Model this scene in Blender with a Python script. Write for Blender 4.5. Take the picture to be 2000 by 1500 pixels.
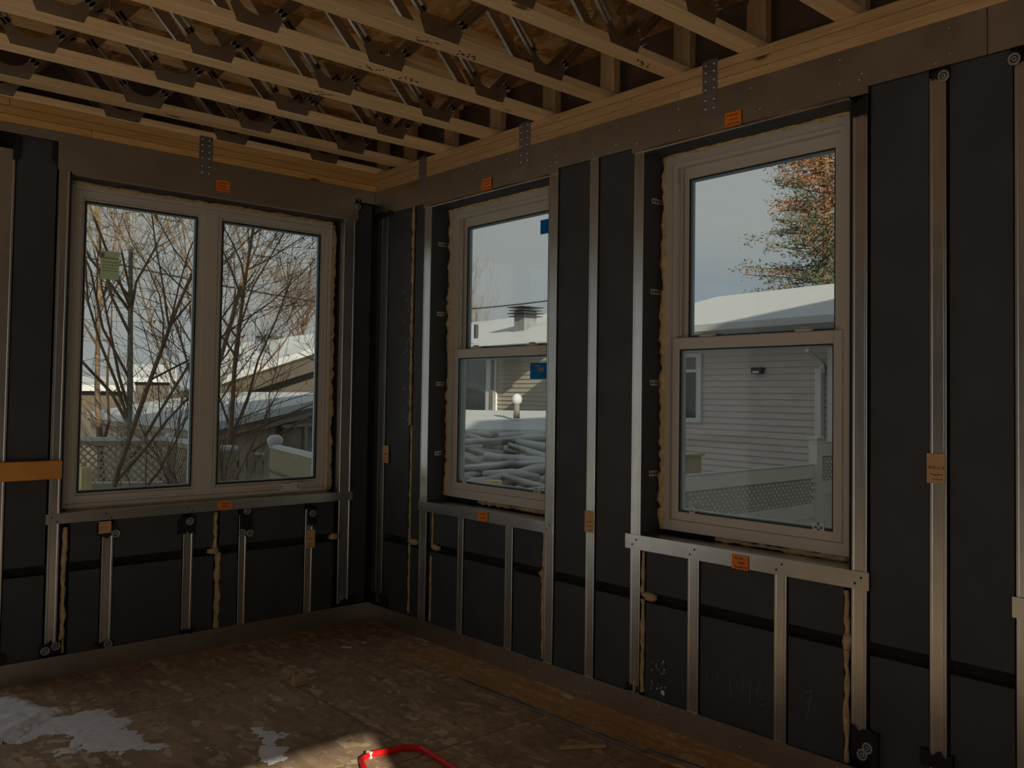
import bpy, math, random
import numpy as np
from mathutils import Matrix, Vector
random.seed(7)
sc = bpy.context.scene
for o in list(bpy.data.objects): bpy.data.objects.remove(o)

# ------------------------------------------------------------------ camera (solved from the photograph's wall lines)
CAM = np.array([-2.76502723, -4.87547835, 1.37421123])
FPX, PPX, PPY = 1710.4025, 1205.06, 718.89
_y, _p, _r = [math.radians(a) for a in (45.18709685, 1.85366716, 0.62753811)]
vf = np.array([math.sin(_y)*math.cos(_p), math.cos(_y)*math.cos(_p), math.sin(_p)])
vr0 = np.array([math.cos(_y), -math.sin(_y), 0.0]); vu0 = np.cross(vr0, vf)
vr = math.cos(_r)*vr0 + math.sin(_r)*vu0
vu = -math.sin(_r)*vr0 + math.cos(_r)*vu0
cd = bpy.data.cameras.new('camera'); cam = bpy.data.objects.new('camera', cd); sc.collection.objects.link(cam)
cd.sensor_width = 36; cd.lens = FPX/2000*36; cd.clip_start = 0.05; cd.clip_end = 500
cd.shift_x = -(PPX-1000)/2000; cd.shift_y = (PPY-750)/2000
M = Matrix(((vr[0], vu[0], -vf[0], CAM[0]), (vr[1], vu[1], -vf[1], CAM[1]), (vr[2], vu[2], -vf[2], CAM[2]), (0, 0, 0, 1)))
cam.matrix_world = M
sc.camera = cam

# ------------------------------------------------------------------ sky, sun, exposure
sc.view_settings.view_transform = 'Standard'
sc.view_settings.look = 'None'
sc.view_settings.gamma = 1.0
sc.view_settings.use_curve_mapping = False
sc.view_settings.exposure = 0.0
SKY = 0.40
SUN = 6.2
SUN_EL = math.radians(20.0)
w = bpy.data.worlds.new('overcast_sky'); sc.world = w; w.use_nodes = True
nt = w.node_tree; nt.nodes.clear()
def wn(t, **k):
    n = nt.nodes.new(t)
    for a, b in k.items(): setattr(n, a, b)
    return n
tc = wn('ShaderNodeTexCoord'); sep = wn('ShaderNodeSeparateXYZ'); nt.links.new(tc.outputs['Generated'], sep.inputs[0])
noi = wn('ShaderNodeTexNoise'); noi.inputs['Scale'].default_value = 2.2; noi.inputs['Detail'].default_value = 3
mp = wn('ShaderNodeMapping'); mp.inputs['Scale'].default_value = (1, 1, 3.0); nt.links.new(tc.outputs['Generated'], mp.inputs[0]); nt.links.new(mp.outputs[0], noi.inputs[0])
ad = wn('ShaderNodeMath', operation='MULTIPLY_ADD'); nt.links.new(noi.outputs[0], ad.inputs[0]); ad.inputs[1].default_value = 0.10; nt.links.new(sep.outputs[2], ad.inputs[2])
cr = wn('ShaderNodeValToRGB'); nt.links.new(ad.outputs[0], cr.inputs[0])
e = cr.color_ramp.elements; e[0].position = 0.0; e[0].color = (.97, .97, .96, 1); e[1].position = 0.75; e[1].color = (.80, .87, .93, 1)
x = e.new(0.28); x.color = (1, 1, .985, 1); x = e.new(0.42); x.color = (.90, .95, .97, 1)
# a low blue-grey cloud bank on the eastern horizon
dt = wn('ShaderNodeVectorMath', operation='DOT_PRODUCT'); nt.links.new(tc.outputs['Generated'], dt.inputs[0]); dt.inputs[1].default_value = (.86, .51, 0)
mr = wn('ShaderNodeMapRange', interpolation_type='SMOOTHSTEP'); nt.links.new(dt.outputs['Value'], mr.inputs[0]); mr.inputs[1].default_value = .90; mr.inputs[2].default_value = .99
cb = wn('ShaderNodeValToRGB'); nt.links.new(ad.outputs[0], cb.inputs[0]); q = cb.color_ramp.elements; q[0].position = .12; q[0].color = (1, 1, 1, 1); q[1].position = .23; q[1].color = (0, 0, 0, 1)
mu = wn('ShaderNodeMath', operation='MULTIPLY'); nt.links.new(mr.outputs[0], mu.inputs[0]); nt.links.new(cb.outputs[0], mu.inputs[1])
mxs = wn('ShaderNodeMix', data_type='RGBA'); nt.links.new(mu.outputs[0], mxs.inputs[0]); nt.links.new(cr.outputs[0], mxs.inputs[6]); mxs.inputs[7].default_value = (.60, .73, .88, 1)
bg = wn('ShaderNodeBackground'); bg.inputs[1].default_value = SKY; nt.links.new(mxs.outputs[2], bg.inputs[0])
wo = wn('ShaderNodeOutputWorld'); nt.links.new(bg.outputs[0], wo.inputs[0])
sl = bpy.data.lights.new('sun', 'SUN'); sl.energy = SUN; sl.angle = math.radians(0.45); sl.color = (1.0, .88, .70)
so = bpy.data.objects.new('sun', sl); sc.collection.objects.link(so)
so.location = (-8, -24, 9)
sdir = Vector((.314*math.cos(SUN_EL), .949*math.cos(SUN_EL), -math.sin(SUN_EL)))
so.rotation_euler = sdir.to_track_quat('-Z', 'Y').to_euler()

# ------------------------------------------------------------------ pixel -> place helpers (a pixel gives a direction, the surface gives the distance)
def ray(px, py): return vf + (px-PPX)/FPX*vr - (py-PPY)/FPX*vu
def hit(px, py, ax, v):
    d = ray(px, py); return CAM + (v-CAM[ax])/d[ax]*d
def PA(px, py, y=0.0): return hit(px, py, 1, y)      # on left wall (plane y)
def PB(px, py, x=0.0): return hit(px, py, 0, x)      # on right wall (plane x)
def PF(px, py, z=0.0): return hit(px, py, 2, z)      # on the floor
def PD(px, py, D):                                   # at horizontal distance D
    d = ray(px, py); return CAM + D/math.hypot(d[0], d[1])*d

# ------------------------------------------------------------------ materials
MATS = {}
def newmat(name):
    m = bpy.data.materials.new(name); m.use_nodes = True; MATS[name] = m
    t = m.node_tree; b = t.nodes['Principled BSDF']
    return m, t, b
def nd(t, ty, ins=None, **k):
    n = t.nodes.new(ty)
    for a, v in k.items(): setattr(n, a, v)
    for a, v in (ins or {}).items():
        if hasattr(v, 'links') or isinstance(v, bpy.types.NodeSocket): t.links.new(v, n.inputs[a])
        else: n.inputs[a].default_value = v
    return n
def coords(t, scale=(1, 1, 1), obj_random=True, kind='Object'):
    tc = nd(t, 'ShaderNodeTexCoord')
    mp = nd(t, 'ShaderNodeMapping', {'Vector': tc.outputs[kind], 'Scale': scale})
    if obj_random:
        oi = nd(t, 'ShaderNodeObjectInfo')
        mu = nd(t, 'ShaderNodeMath', {0: oi.outputs['Random'], 1: 37.0}, operation='MULTIPLY')
        cx = nd(t, 'ShaderNodeCombineXYZ', {0: mu.outputs[0], 1: mu.outputs[0], 2: mu.outputs[0]})
        t.links.new(cx.outputs[0], mp.inputs['Location'])
    return mp.outputs[0]
def ramp(t, fac, stops):
    r = nd(t, 'ShaderNodeValToRGB', {0: fac}); e = r.color_ramp.elements
    e[0].position, e[0].color = stops[0][0], (*stops[0][1], 1); e[1].position, e[1].color = stops[-1][0], (*stops[-1][1], 1)
    for p, c in stops[1:-1]:
        q = e.new(p); q.color = (*c, 1)
    return r.outputs[0]
def bump(t, b, h, s=0.2, d=0.01):
    bp = nd(t, 'ShaderNodeBump', {'Height': h, 'Strength': s, 'Distance': d}); t.links.new(bp.outputs[0], b.inputs['Normal'])
def plain(name, col, rough=.7, metal=0.0, var=.15, scale=8.0, bmp=0.0, rnd=True, spec=.5):
    m, t, b = newmat(name)
    n = nd(t, 'ShaderNodeTexNoise', {'Vector': coords(t, (1, 1, 1), rnd), 'Scale': scale, 'Detail': 4.0})
    c = ramp(t, n.outputs[0], [(.3, tuple(v*(1-var) for v in col)), (.7, tuple(min(1, v*(1+var)) for v in col))])
    t.links.new(c, b.inputs['Base Color']); b.inputs['Roughness'].default_value = rough; b.inputs['Metallic'].default_value = metal
    b.inputs['Specular IOR Level'].default_value = spec
    if bmp: bump(t, b, n.outputs[0], bmp)
    return m
def metal(name, col, rough, streak=(40, 40, 1.0)):
    m, t, b = newmat(name)
    n = nd(t, 'ShaderNodeTexNoise', {'Vector': coords(t, streak), 'Scale': 3.0, 'Detail': 4.0})
    n2 = nd(t, 'ShaderNodeTexNoise', {'Vector': coords(t, (1, 1, 1)), 'Scale': 9.0, 'Detail': 5.0})
    c = ramp(t, n2.outputs[0], [(.3, tuple(v*.86 for v in col)), (.7, col)])
    t.links.new(c, b.inputs['Base Color']); b.inputs['Metallic'].default_value = 1.0
    rr = nd(t, 'ShaderNodeMapRange', {0: n.outputs[0], 3: rough*.8, 4: rough*1.25}); t.links.new(rr.outputs[0], b.inputs['Roughness'])
    bump(t, b, n2.outputs[0], .03, .01)
    return m
def wood(name, light, dark, axis=0, knots=True, rough=.65):
    m, t, b = newmat(name)
    s = [9, 9, 9]; s[axis] = .55
    v = coords(t, tuple(s))
    n = nd(t, 'ShaderNodeTexNoise', {'Vector': v, 'Scale': 5.0, 'Detail': 6.0, 'Distortion': 1.2})
    c = ramp(t, n.outputs[0], [(.28, dark), (.5, tuple((a+d)/2 for a, d in zip(light, dark))), (.72, light)])
    if knots:
        s2 = [6, 6, 6]; s2[axis] = 2.2
        vo = nd(t, 'ShaderNodeTexVoronoi', {'Vector': coords(t, tuple(s2)), 'Scale': 1.0})
        k = ramp(t, vo.outputs['Distance'], [(.05, (1, 1, 1)), (.10, (0, 0, 0))])
        mx = nd(t, 'ShaderNodeMix', {0: k, 6: c, 7: (dark[0]*.25, dark[1]*.2, dark[2]*.2, 1)}, data_type='RGBA')
        c = mx.outputs[2]
    oi = nd(t, 'ShaderNodeObjectInfo')
    hv = nd(t, 'ShaderNodeMapRange', {0: oi.outputs['Random'], 3: .86, 4: 1.12})
    hs = nd(t, 'ShaderNodeHueSaturation', {'Color': c, 'Value': hv.outputs[0]})
    t.links.new(hs.outputs[0], b.inputs['Base Color']); b.inputs['Roughness'].default_value = rough; b.inputs['Specular IOR Level'].default_value = .3
    bump(t, b, n.outputs[0], .12, .004)
    return m
def osb(name, cols, scale=18, rough=.75, dirt=0.0):
    m, t, b = newmat(name)
    v = coords(t, (1, 1, 1), True)
    n0 = nd(t, 'ShaderNodeTexNoise', {'Vector': v, 'Scale': 2.5, 'Detail': 2.0})
    wv = nd(t, 'ShaderNodeMix', {0: .12, 4: v, 5: n0.outputs['Color']}, data_type='VECTOR')
    outs = []
    for k, rot in enumerate((.35, 1.25, 2.3)):
        mp = nd(t, 'ShaderNodeMapping', {'Vector': wv.outputs[1], 'Rotation': (0, 0, rot), 'Location': (k*3.1, k*1.7, 0), 'Scale': (1, .16, 1)})
        vo = nd(t, 'ShaderNodeTexVoronoi', {'Vector': mp.outputs[0], 'Scale': float(scale+5*k)})
        outs.append(vo.outputs['Color'])
    sel = nd(t, 'ShaderNodeTexVoronoi', {'Vector': v, 'Scale': 26.0})
    s1 = nd(t, 'ShaderNodeSeparateColor', {0: sel.outputs['Color']})
    g1 = nd(t, 'ShaderNodeMath', {0: s1.outputs[0], 1: .4}, operation='GREATER_THAN')
    g2 = nd(t, 'ShaderNodeMath', {0: s1.outputs[1], 1: .55}, operation='GREATER_THAN')
    m1 = nd(t, 'ShaderNodeMix', {0: g1.outputs[0], 6: outs[0], 7: outs[1]}, data_type='RGBA')
    m2 = nd(t, 'ShaderNodeMix', {0: g2.outputs[0], 6: m1.outputs[2], 7: outs[2]}, data_type='RGBA')
    s2 = nd(t, 'ShaderNodeSeparateColor', {0: m2.outputs[2]})
    c = ramp(t, s2.outputs[0], [(0.0, cols[0]), (.45, cols[1]), (.85, cols[2]), (1.0, cols[3])])
    if dirt:
        n3 = nd(t, 'ShaderNodeTexNoise', {'Vector': v, 'Scale': 1.3, 'Detail': 6.0, 'Roughness': .65})
        d = ramp(t, n3.outputs[0], [(.35, (.52, .50, .48)), (.65, (1, .98, .95))])
        mx = nd(t, 'ShaderNodeMix', {0: dirt, 6: c, 7: d}, data_type='RGBA', blend_type='MULTIPLY'); c = mx.outputs[2]
    t.links.new(c, b.inputs['Base Color']); b.inputs['Roughness'].default_value = rough; b.inputs['Specular IOR Level'].default_value = .3
    bump(t, b, s2.outputs[0], .25, .003)
    return m

def foam_panel(name, col):
    m, t, b = newmat(name)
    v = coords(t, (1, 1, 1))
    n = nd(t, 'ShaderNodeTexNoise', {'Vector': v, 'Scale': 5.0, 'Detail': 6.0})
    f = nd(t, 'ShaderNodeTexNoise', {'Vector': v, 'Scale': 160.0, 'Detail': 2.0})
    c = ramp(t, n.outputs[0], [(.3, tuple(x*.85 for x in col)), (.7, tuple(x*1.15 for x in col))])
    t.links.new(c, b.inputs['Base Color']); b.inputs['Roughness'].default_value = .62; b.inputs['Specular IOR Level'].default_value = .35
    bump(t, b, f.outputs[0], .15, .002)
    return m

foam_panel('graphite_foam', (.052, .055, .061))
plain('black_core', (.012, .012, .014), .9, var=.1)
metal('galvanized', (.66, .66, .64), .30)
metal('sheet_steel', (.50, .46, .40), .40, (2, 2, 2))
metal('web_steel', (.54, .50, .44), .40, (3, 3, 3))
metal('strap_steel', (.40, .41, .42), .45, (3, 3, 3))
wood('chord_wood', (.88, .65, .38), (.72, .48, .24), 0)
wood('plate_wood_x', (.72, .43, .16), (.56, .30, .09), 0)
wood('plate_wood_y', (.68, .45, .22), (.52, .31, .13), 1)
wood('post_wood', (.55, .36, .2), (.4, .25, .12), 2)
osb('floor_osb', [(.33, .24, .155), (.42, .31, .205), (.50, .375, .25), (.70, .57, .40)], 24, .8, .65)
osb('floor_osb_clean', [(.46, .27, .12), (.54, .33, .15), (.60, .39, .19), (.7, .5, .28)], 24, .7, .25)
osb('ceiling_osb', [(.30, .15, .05), (.50, .28, .10), (.62, .38, .15), (.72, .5, .25)], 11, .7, .2)
plain('rim_dark', (.13, .08, .055), .85, var=.3, scale=6)
plain('spray_foam', (.52, .38, .19), .8, var=.25, scale=40, bmp=.6)
plain('vinyl', (.54, .50, .435), .38, var=.03, scale=3)
plain('gasket', (.012, .012, .012), .6)
plain('spacer', (.40, .52, .60), .35, .3, var=.05)
plain('black_plastic', (.008, .008, .010), .45, var=.2)
plain('screw_steel', (.6, .6, .58), .3, 1.0)
plain('washer_steel', (.42, .42, .42), .45, .6)
plain('tag_white', (.7, .7, .68), .5)
plain('orange_paper', (.80, .20, .015), .6, var=.06)
plain('tan_paper', (.62, .36, .17), .7, var=.06)
plain('pale_paper', (.62, .64, .40), .7, var=.05)
plain('ink', (.04, .015, .01), .7)
plain('blue_film', (.02, .25, .50), .5, var=.1)
plain('red_paint', (.75, .012, .015), .3, var=.08)
plain('white_band', (.7, .68, .64), .5)
plain('chalk', (.17, .17, .17), .9)
plain('far_brown', (.10, .08, .06), .85, var=.1, scale=2)
plain('snow', (.54, .54, .55), .75, var=.03, scale=3, bmp=.15)
plain('fresh_snow', (.80, .81, .86), .8, var=.05, scale=30, bmp=.5)
plain('board_orange', (.62, .27, .05), .6, var=.2, scale=5)
wood('scrap_wood', (.55, .38, .2), (.4, .26, .12), 0, False)
wood('fence_wood', (.42, .35, .26), (.30, .25, .185), 2, False, .85)
wood('fence_wood_x', (.36, .30, .21), (.27, .22, .15), 0, False, .85)
wood('yellow_post', (.66, .52, .27), (.56, .44, .22), 2, False, .8)
plain('bark', (.19, .125, .075), .9, var=.35, scale=25, bmp=.4)
plain('bark_grey', (.20, .19, .15), .9, var=.3, scale=20, bmp=.4)
plain('twig', (.15, .095, .055), .9, var=.3, scale=6)
plain('dead_leaf', (.45, .20, .05), .8, var=.4, scale=9)
plain('needle_green', (.085, .105, .055), .8, var=.4, scale=4)
plain('needle_brown', (.34, .15, .07), .8, var=.4, scale=4)
plain('siding_pink', (.60, .51, .47), .6, var=.05, scale=2)
plain('siding_tan', (.46, .41, .32), .6, var=.05, scale=2)
plain('house_brown', (.30, .24, .18), .8, var=.1, scale=2)
plain('house_grey', (.22, .20, .18), .8, var=.1, scale=2)
plain('trim_white', (.68, .66, .62), .5, var=.04)
plain('vinyl_fence', (.78, .74, .62), .5, var=.04, scale=2)
plain('vinyl_shaded', (.44, .42, .34), .5, var=.04, scale=2)  # same vinyl as the fence, its shade painted in as a darker colour
plain('dark_glass', (.03, .035, .035), .08, var=.2)
plain('dark_metal', (.05, .05, .05), .5)
plain('chimney_metal', (.22, .235, .24), .6, .2)
plain('utility_box', (.36, .30, .14), .6)
plain('concrete', (.3, .29, .28), .9)
plain('wire', (.02, .02, .02), .7)
m, t, b = newmat('glass')
t.nodes.remove(b); out = t.nodes['Material Output']
tr = nd(t, 'ShaderNodeBsdfTransparent', {'Color': (.93, .95, .945, 1)}); gl = nd(t, 'ShaderNodeBsdfGlossy', {'Roughness': 0.0, 'Color': (.9, .9, .9, 1)})
lw = nd(t, 'ShaderNodeLayerWeight', {'Blend': .5}); pw = nd(t, 'ShaderNodeMath', {0: lw.outputs['Facing'], 1: 4.0}, operation='POWER'); fr = nd(t, 'ShaderNodeMath', {0: pw.outputs[0], 1: .85, 2: .03}, operation='MULTIPLY_ADD'); fr.inputs[2].default_value = .008
mx = nd(t, 'ShaderNodeMixShader', {0: fr.outputs[0], 1: tr.outputs[0], 2: gl.outputs[0]}); t.links.new(mx.outputs[0], out.inputs[0])
for nm, cc in (('blue_film', (.03, .36, .66)), ('pale_paper', (.72, .74, .52))):
    bpy.data.materials.remove(MATS[nm]); m, t, b = newmat(nm); b.inputs['Base Color'].default_value = (*cc, 1); out = t.nodes['Material Output']
    n_ = nd(t, 'ShaderNodeTexNoise', {'Scale': 60.0}); cc_ = ramp(t, n_.outputs[0], [(.3, tuple(v*.9 for v in cc)), (.7, cc)]); t.links.new(cc_, b.inputs['Base Color'])
    tl = nd(t, 'ShaderNodeBsdfTranslucent', {'Color': cc_}); mx = nd(t, 'ShaderNodeMixShader', {0: .82, 1: b.outputs[0], 2: tl.outputs[0]}); t.links.new(mx.outputs[0], out.inputs[0])
m, t, b = newmat('plastic_film')
t.nodes.remove(b); out = t.nodes['Material Output']
tr = nd(t, 'ShaderNodeBsdfTransparent', {'Color': (.8, .8, .8, 1)}); gl = nd(t, 'ShaderNodeBsdfGlossy', {'Roughness': .12, 'Color': (.8, .8, .8, 1)})
mx = nd(t, 'ShaderNodeMixShader', {0: .3, 1: tr.outputs[0], 2: gl.outputs[0]}); t.links.new(mx.outputs[0], out.inputs[0])

# ------------------------------------------------------------------ object helpers
COL = sc.collection
def empty(name, loc, label=None, cat=None, group=None, kind=None, parent=None):
    o = bpy.data.objects.new(name, None); o.empty_display_size = .1; COL.objects.link(o); o.location = loc
    o['_w'] = list(loc)
    if parent is not None:
        o.parent = parent; o.location = Vector(loc) - Vector(parent['_w'])
    return tag(o, label, cat, group, kind)
def tag(o, label=None, cat=None, group=None, kind=None):
    if label: o['label'] = label
    if cat: o['category'] = cat
    if group: o['group'] = group
    if kind: o['kind'] = kind
    return o
def mk(name, verts, faces, mat, parent=None, smooth=False, bevel=0.0, label=None, cat=None, group=None, kind=None):
    V = np.array(verts, float)
    if parent is not None and parent.type == 'EMPTY': org = np.array(parent['_w'])
    elif parent is not None: org = np.array(parent['_w'])
    else: org = np.array([(V[:, 0].min()+V[:, 0].max())/2, (V[:, 1].min()+V[:, 1].max())/2, V[:, 2].min()])
    me = bpy.data.meshes.new(name); me.from_pydata([tuple(v) for v in V-org], [], faces); me.update()
    if smooth: me.polygons.foreach_set('use_smooth', [True]*len(me.polygons))
    me.materials.append(MATS[mat])
    o = bpy.data.objects.new(name, me); COL.objects.link(o)
    if parent is not None: o.parent = parent
    else: o.location = org
    o['_w'] = list(org)
    if bevel:
        bv = o.modifiers.new('bevel', 'BEVEL'); bv.width = bevel; bv.segments = 1; bv.limit_method = 'ANGLE'
    return tag(o, label, cat, group, kind)
def share(src, name, offset, parent):      # copy with the same mesh, moved by offset
    o = src.copy(); COL.objects.link(o); o.name = name; o.parent = parent
    o.location = Vector(offset) + Vector(src['_w']) - Vector(parent['_w'])
    return o
BF = [(0, 1, 2, 3), (7, 6, 5, 4), (0, 4, 5, 1), (1, 5, 6, 2), (2, 6, 7, 3), (3, 7, 4, 0)]
def bxv(x0, x1, y0, y1, z0, z1):
    x0, x1 = min(x0, x1), max(x0, x1); y0, y1 = min(y0, y1), max(y0, y1); z0, z1 = min(z0, z1), max(z0, z1)
    return [(x0, y0, z0), (x0, y1, z0), (x1, y1, z0), (x1, y0, z0), (x0, y0, z1), (x0, y1, z1), (x1, y1, z1), (x1, y0, z1)]
def box(name, x0, x1, y0, y1, z0, z1, mat, parent=None, **k): return mk(name, bxv(x0, x1, y0, y1, z0, z1), BF, mat, parent, **k)
class MB:
    def __init__(s): s.v = []; s.f = []
    def add(s, v, f):
        n = len(s.v); s.v += [tuple(p) for p in v]; s.f += [tuple(i+n for i in q) for q in f]; return s
    def box(s, *a): return s.add(bxv(*a), BF)
    def hexa(s, v): return s.add(v, BF)
    def tube(s, pts, rad, n=6, cap=True):
        pts = [np.array(p, float) for p in pts]; rad = rad if hasattr(rad, '__len__') else [rad]*len(pts)
        base = len(s.v)
        for i, p in enumerate(pts):
            d = pts[min(i+1, len(pts)-1)] - pts[max(i-1, 0)]; d /= (np.linalg.norm(d)+1e-9)
            a = np.array([0, 0, 1.]) if abs(d[2]) < .9 else np.array([1., 0, 0])
            u = np.cross(d, a); u /= np.linalg.norm(u); q = np.cross(d, u)
            for k in range(n):
                an = 2*math.pi*k/n; s.v.append(tuple(p + rad[i]*(math.cos(an)*u + math.sin(an)*q)))
        for i in range(len(pts)-1):
            for k in range(n):
                a = base+i*n+k; b = base+i*n+(k+1) % n; s.f.append((a, b, b+n, a+n))
        if cap:
            s.f.append(tuple(base+k for k in range(n))[::-1]); s.f.append(tuple(base+(len(pts)-1)*n+k for k in range(n)))
        return s
    def prism(s, poly, a, b):      # poly: 3D points; extrude along vector b-a
        n = len(poly); base = len(s.v); d = np.array(b, float)-np.array(a, float)
        s.v += [tuple(p) for p in poly] + [tuple(np.array(p)+d) for p in poly]
        s.f.append(tuple(base+i for i in range(n))[::-1]); s.f.append(tuple(base+n+i for i in range(n)))
        for i in range(n):
            j = (i+1) % n; s.f.append((base+i, base+j, base+n+j, base+n+i))
        return s
    def ring(s, c, ax, R, r, n=14, m=5):
        c = np.array(c, float); u = np.array([0, 0, 1.]); w = np.array([0, 1., 0]) if ax == 0 else np.array([1., 0, 0])
        a = np.array([1., 0, 0]) if ax == 0 else np.array([0, 1., 0]); base = len(s.v)
        for i in range(n):
            t = 2*math.pi*i/n; rd = math.cos(t)*u + math.sin(t)*w
            for k in range(m):
                p = 2*math.pi*k/m; s.v.append(tuple(c + rd*(R+r*math.cos(p)) + a*r*.6*math.sin(p)))
        for i in range(n):
            for k in range(m):
                s.f.append((base+i*m+k, base+i*m+(k+1) % m, base+((i+1) % n)*m+(k+1) % m, base+((i+1) % n)*m+k))
        return s
    def build(s, name, mat, parent=None, **k): return mk(name, s.v, s.f, mat, parent, **k)

# a wall frame: side 'A' = left wall (plane y=0, runs along x); 'B' = right wall (plane x=0, runs along y). n = depth into the wall (outward)
def wbox(side, name, u0, u1, n0, n1, z0, z1, mat, parent, **k):
    if side == 'A': return box(name, u0, u1, n0, n1, z0, z1, mat, parent, **k)
    return box(name, n0, n1, u0, u1, z0, z1, mat, parent, **k)
def wp(side, u, n, z): return (u, n, z) if side == 'A' else (n, u, z)
def wb(mb, side, u0, u1, n0, n1, z0, z1):
    return mb.box(u0, u1, n0, n1, z0, z1) if side == 'A' else mb.box(n0, n1, u0, u1, z0, z1)
def Ux(px, py): return float(PA(px, py)[0])
def Uy(px, py): return float(PB(px, py)[1])
def Zs(side, px, py): return float((PA if side == 'A' else PB)(px, py)[2])
def Us(side, px, py): return Ux(px, py) if side == 'A' else Uy(px, py)

# ------------------------------------------------------------------ room shell
ZB, ZT, ZC, ZO = 2.47, 2.622, 2.74, 3.04     # band bottom, plate bottom, plate top, underside of deck
XL, YK = -6.0, -7.83                         # far left wall, wall behind the camera
HEAD, SILL = 2.445, .78
OA = [(-3.9, -1.96, 0.0, 2.43), (-1.64, -.175, .745, 2.428)]
OB = [(-1.649, -.627, .735, HEAD), (-3.285, -2.281, .735, HEAD), (-4.92, -3.91, .735, HEAD)]
floor = box('floor', XL-.2, .2, YK-.15, .2, -.30, -.018, 'post_wood', None, kind='structure', label='rough subfloor of oriented strand board sheets')
def sheet(x0, x1, y0, y1, mat='floor_osb'):
    g = .0028
    box('floor_sheet', x0+g, x1-g, y0+g, y1-g, -.018, 0.0, mat, floor)
STRIP = -.262
rows = [.2, -.76, -1.98, -3.2, -4.42, -5.64, -6.86, YK-.15]
for i in range(len(rows)-1):
    y1, y0 = rows[i], rows[i+1]; xe = .2 if i == 0 else STRIP
    cuts = [xe] + [c for c in ((-2.09, -4.53) if i % 2 == 0 else (-.872, -3.31, -5.75)) if c < xe] + [XL-.2]
    for a, b_ in zip(cuts[1:], cuts[:-1]): sheet(a, b_, y0, y1)
for a, b_ in ((-.76, -3.2), (-3.2, -5.64), (-5.64, YK-.15)): sheet(STRIP, .2, b_, a, 'floor_osb_clean')

def wall_core(side, name, u0, u1, ops, n0, n1, z0, z1, mat, label):
    mb = MB(); ops = sorted(ops); c = u0
    for (a, b_, za, zb) in ops:
        if a > c: wb(mb, side, c, a, n0, n1, z0, z1)
        if za > z0: wb(mb, side, a, b_, n0, n1, z0, za)
        if zb < z1: wb(mb, side, a, b_, n0, n1, zb, z1)
        c = b_
    if c < u1: wb(mb, side, c, u1, n0, n1, z0, z1)
    return mb.build(name, mat, None, kind='structure', label=label)
wallA = wall_core('A', 'wall_left', XL-.2, .2, OA, .05, .2, 0, ZT, 'black_core', 'left wall of dark insulation panels between steel studs')
wallB = wall_core('B', 'wall_right', YK-.15, .05, OB, .05, .2, 0, ZT, 'black_core', 'right wall of dark insulation panels between steel studs')
wallC = wall_core('B', 'wall_far_left', YK-.15, .05, [(-7.4, -3.0, 0.0, 2.42)], XL-.2, XL, 0, ZT, 'graphite_foam', 'far wall of dark insulation out of view on the left')
wallK = wall_core('A', 'wall_back', XL, 0.05, [(-5.95, -2.96, 0.0, 2.42)], YK-.15, YK, 0, ZT, 'graphite_foam', 'wall behind the camera with a wide doorway')
upper = MB().box(XL-.2, .2, YK-.15, .2, ZO+.02, 5.9).add([(XL-.7, YK-.6, 5.9), (.7, YK-.6, 5.9), (.7, .7, 5.9), (XL-.7, .7, 5.9), (XL-.7, -3.8, 8.4), (.7, -3.8, 8.4)], [(0, 1, 5, 4), (3, 4, 5, 2), (0, 4, 3), (1, 2, 5), (0, 3, 2, 1)]).build('wall_shade_upper', 'siding_tan', None, kind='structure', label='unseen upper storey added above the room to shade the yard')  # unseen storey, put in to throw shade over the yard
wing = MB().box(.2, 11.0, -17.0, YK-.15, -1.25, 5.7).add([(-.1, -17.5, 5.7), (11.5, -17.5, 5.7), (11.5, -7.6, 5.7), (-.1, -7.6, 5.7), (-.1, -12.5, 8.8), (11.5, -12.5, 8.8)], [(0, 1, 5, 4), (3, 4, 5, 2), (0, 4, 3), (1, 2, 5), (0, 3, 2, 1)]).build('wall_shade_wing', 'siding_tan', None, kind='structure', label='invented side wing behind the camera, added to shade the yard')  # made-up wing out of view, blocks the sun from fence and houses
found = MB().box(XL-.2, .2, YK-.15, .2, -1.25, -.30).build('foundation', 'concrete', None, kind='structure', label='concrete foundation below the floor')

# insulation panels, with a recessed service chase at z .495-.54
CH0, CH1 = .495, .541
PF0 = .010
def panel(side, u0, u1, z0, z1, chase=True, n0=PF0):
    par = wallA if side == 'A' else wallB
    a, b_ = min(u0, u1)+.004, max(u0, u1)-.004
    if chase and z0 < CH0 < z1:
        wbox(side, 'insulation_panel', a, b_, n0, .055, z0, CH0, 'graphite_foam', par)
        wbox(side, 'insulation_panel', a, b_, n0, .055, CH1, z1, 'graphite_foam', par)
    else: wbox(side, 'insulation_panel', a, b_, n0, .055, z0, z1, 'graphite_foam', par)
# steel studs: shallow C sections, the face towards the room
def stud(side, u0, u1, z0, z1, n=0.0, mat='galvanized'):
    par = wallA if side == 'A' else wallB
    a, b_ = min(u0, u1), max(u0, u1); mb = MB(); e = .004
    pr = [(a, n+.05), (a, n+.0012), (a+.0015, n), (a+e*2, n), (a+e*2.6, n+.0012), (b_-e*2.6, n+.0012), (b_-e*2, n), (b_-.0015, n), (b_, n+.0012), (b_, n+.05)]
    if side == 'B': pr = pr[::-1]
    mb.prism([wp(side, u, q, z0) for u, q in pr], (0, 0, z0), (0, 0, z1))
    return mb.build('stud', mat, par)
TR = .1031
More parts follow.
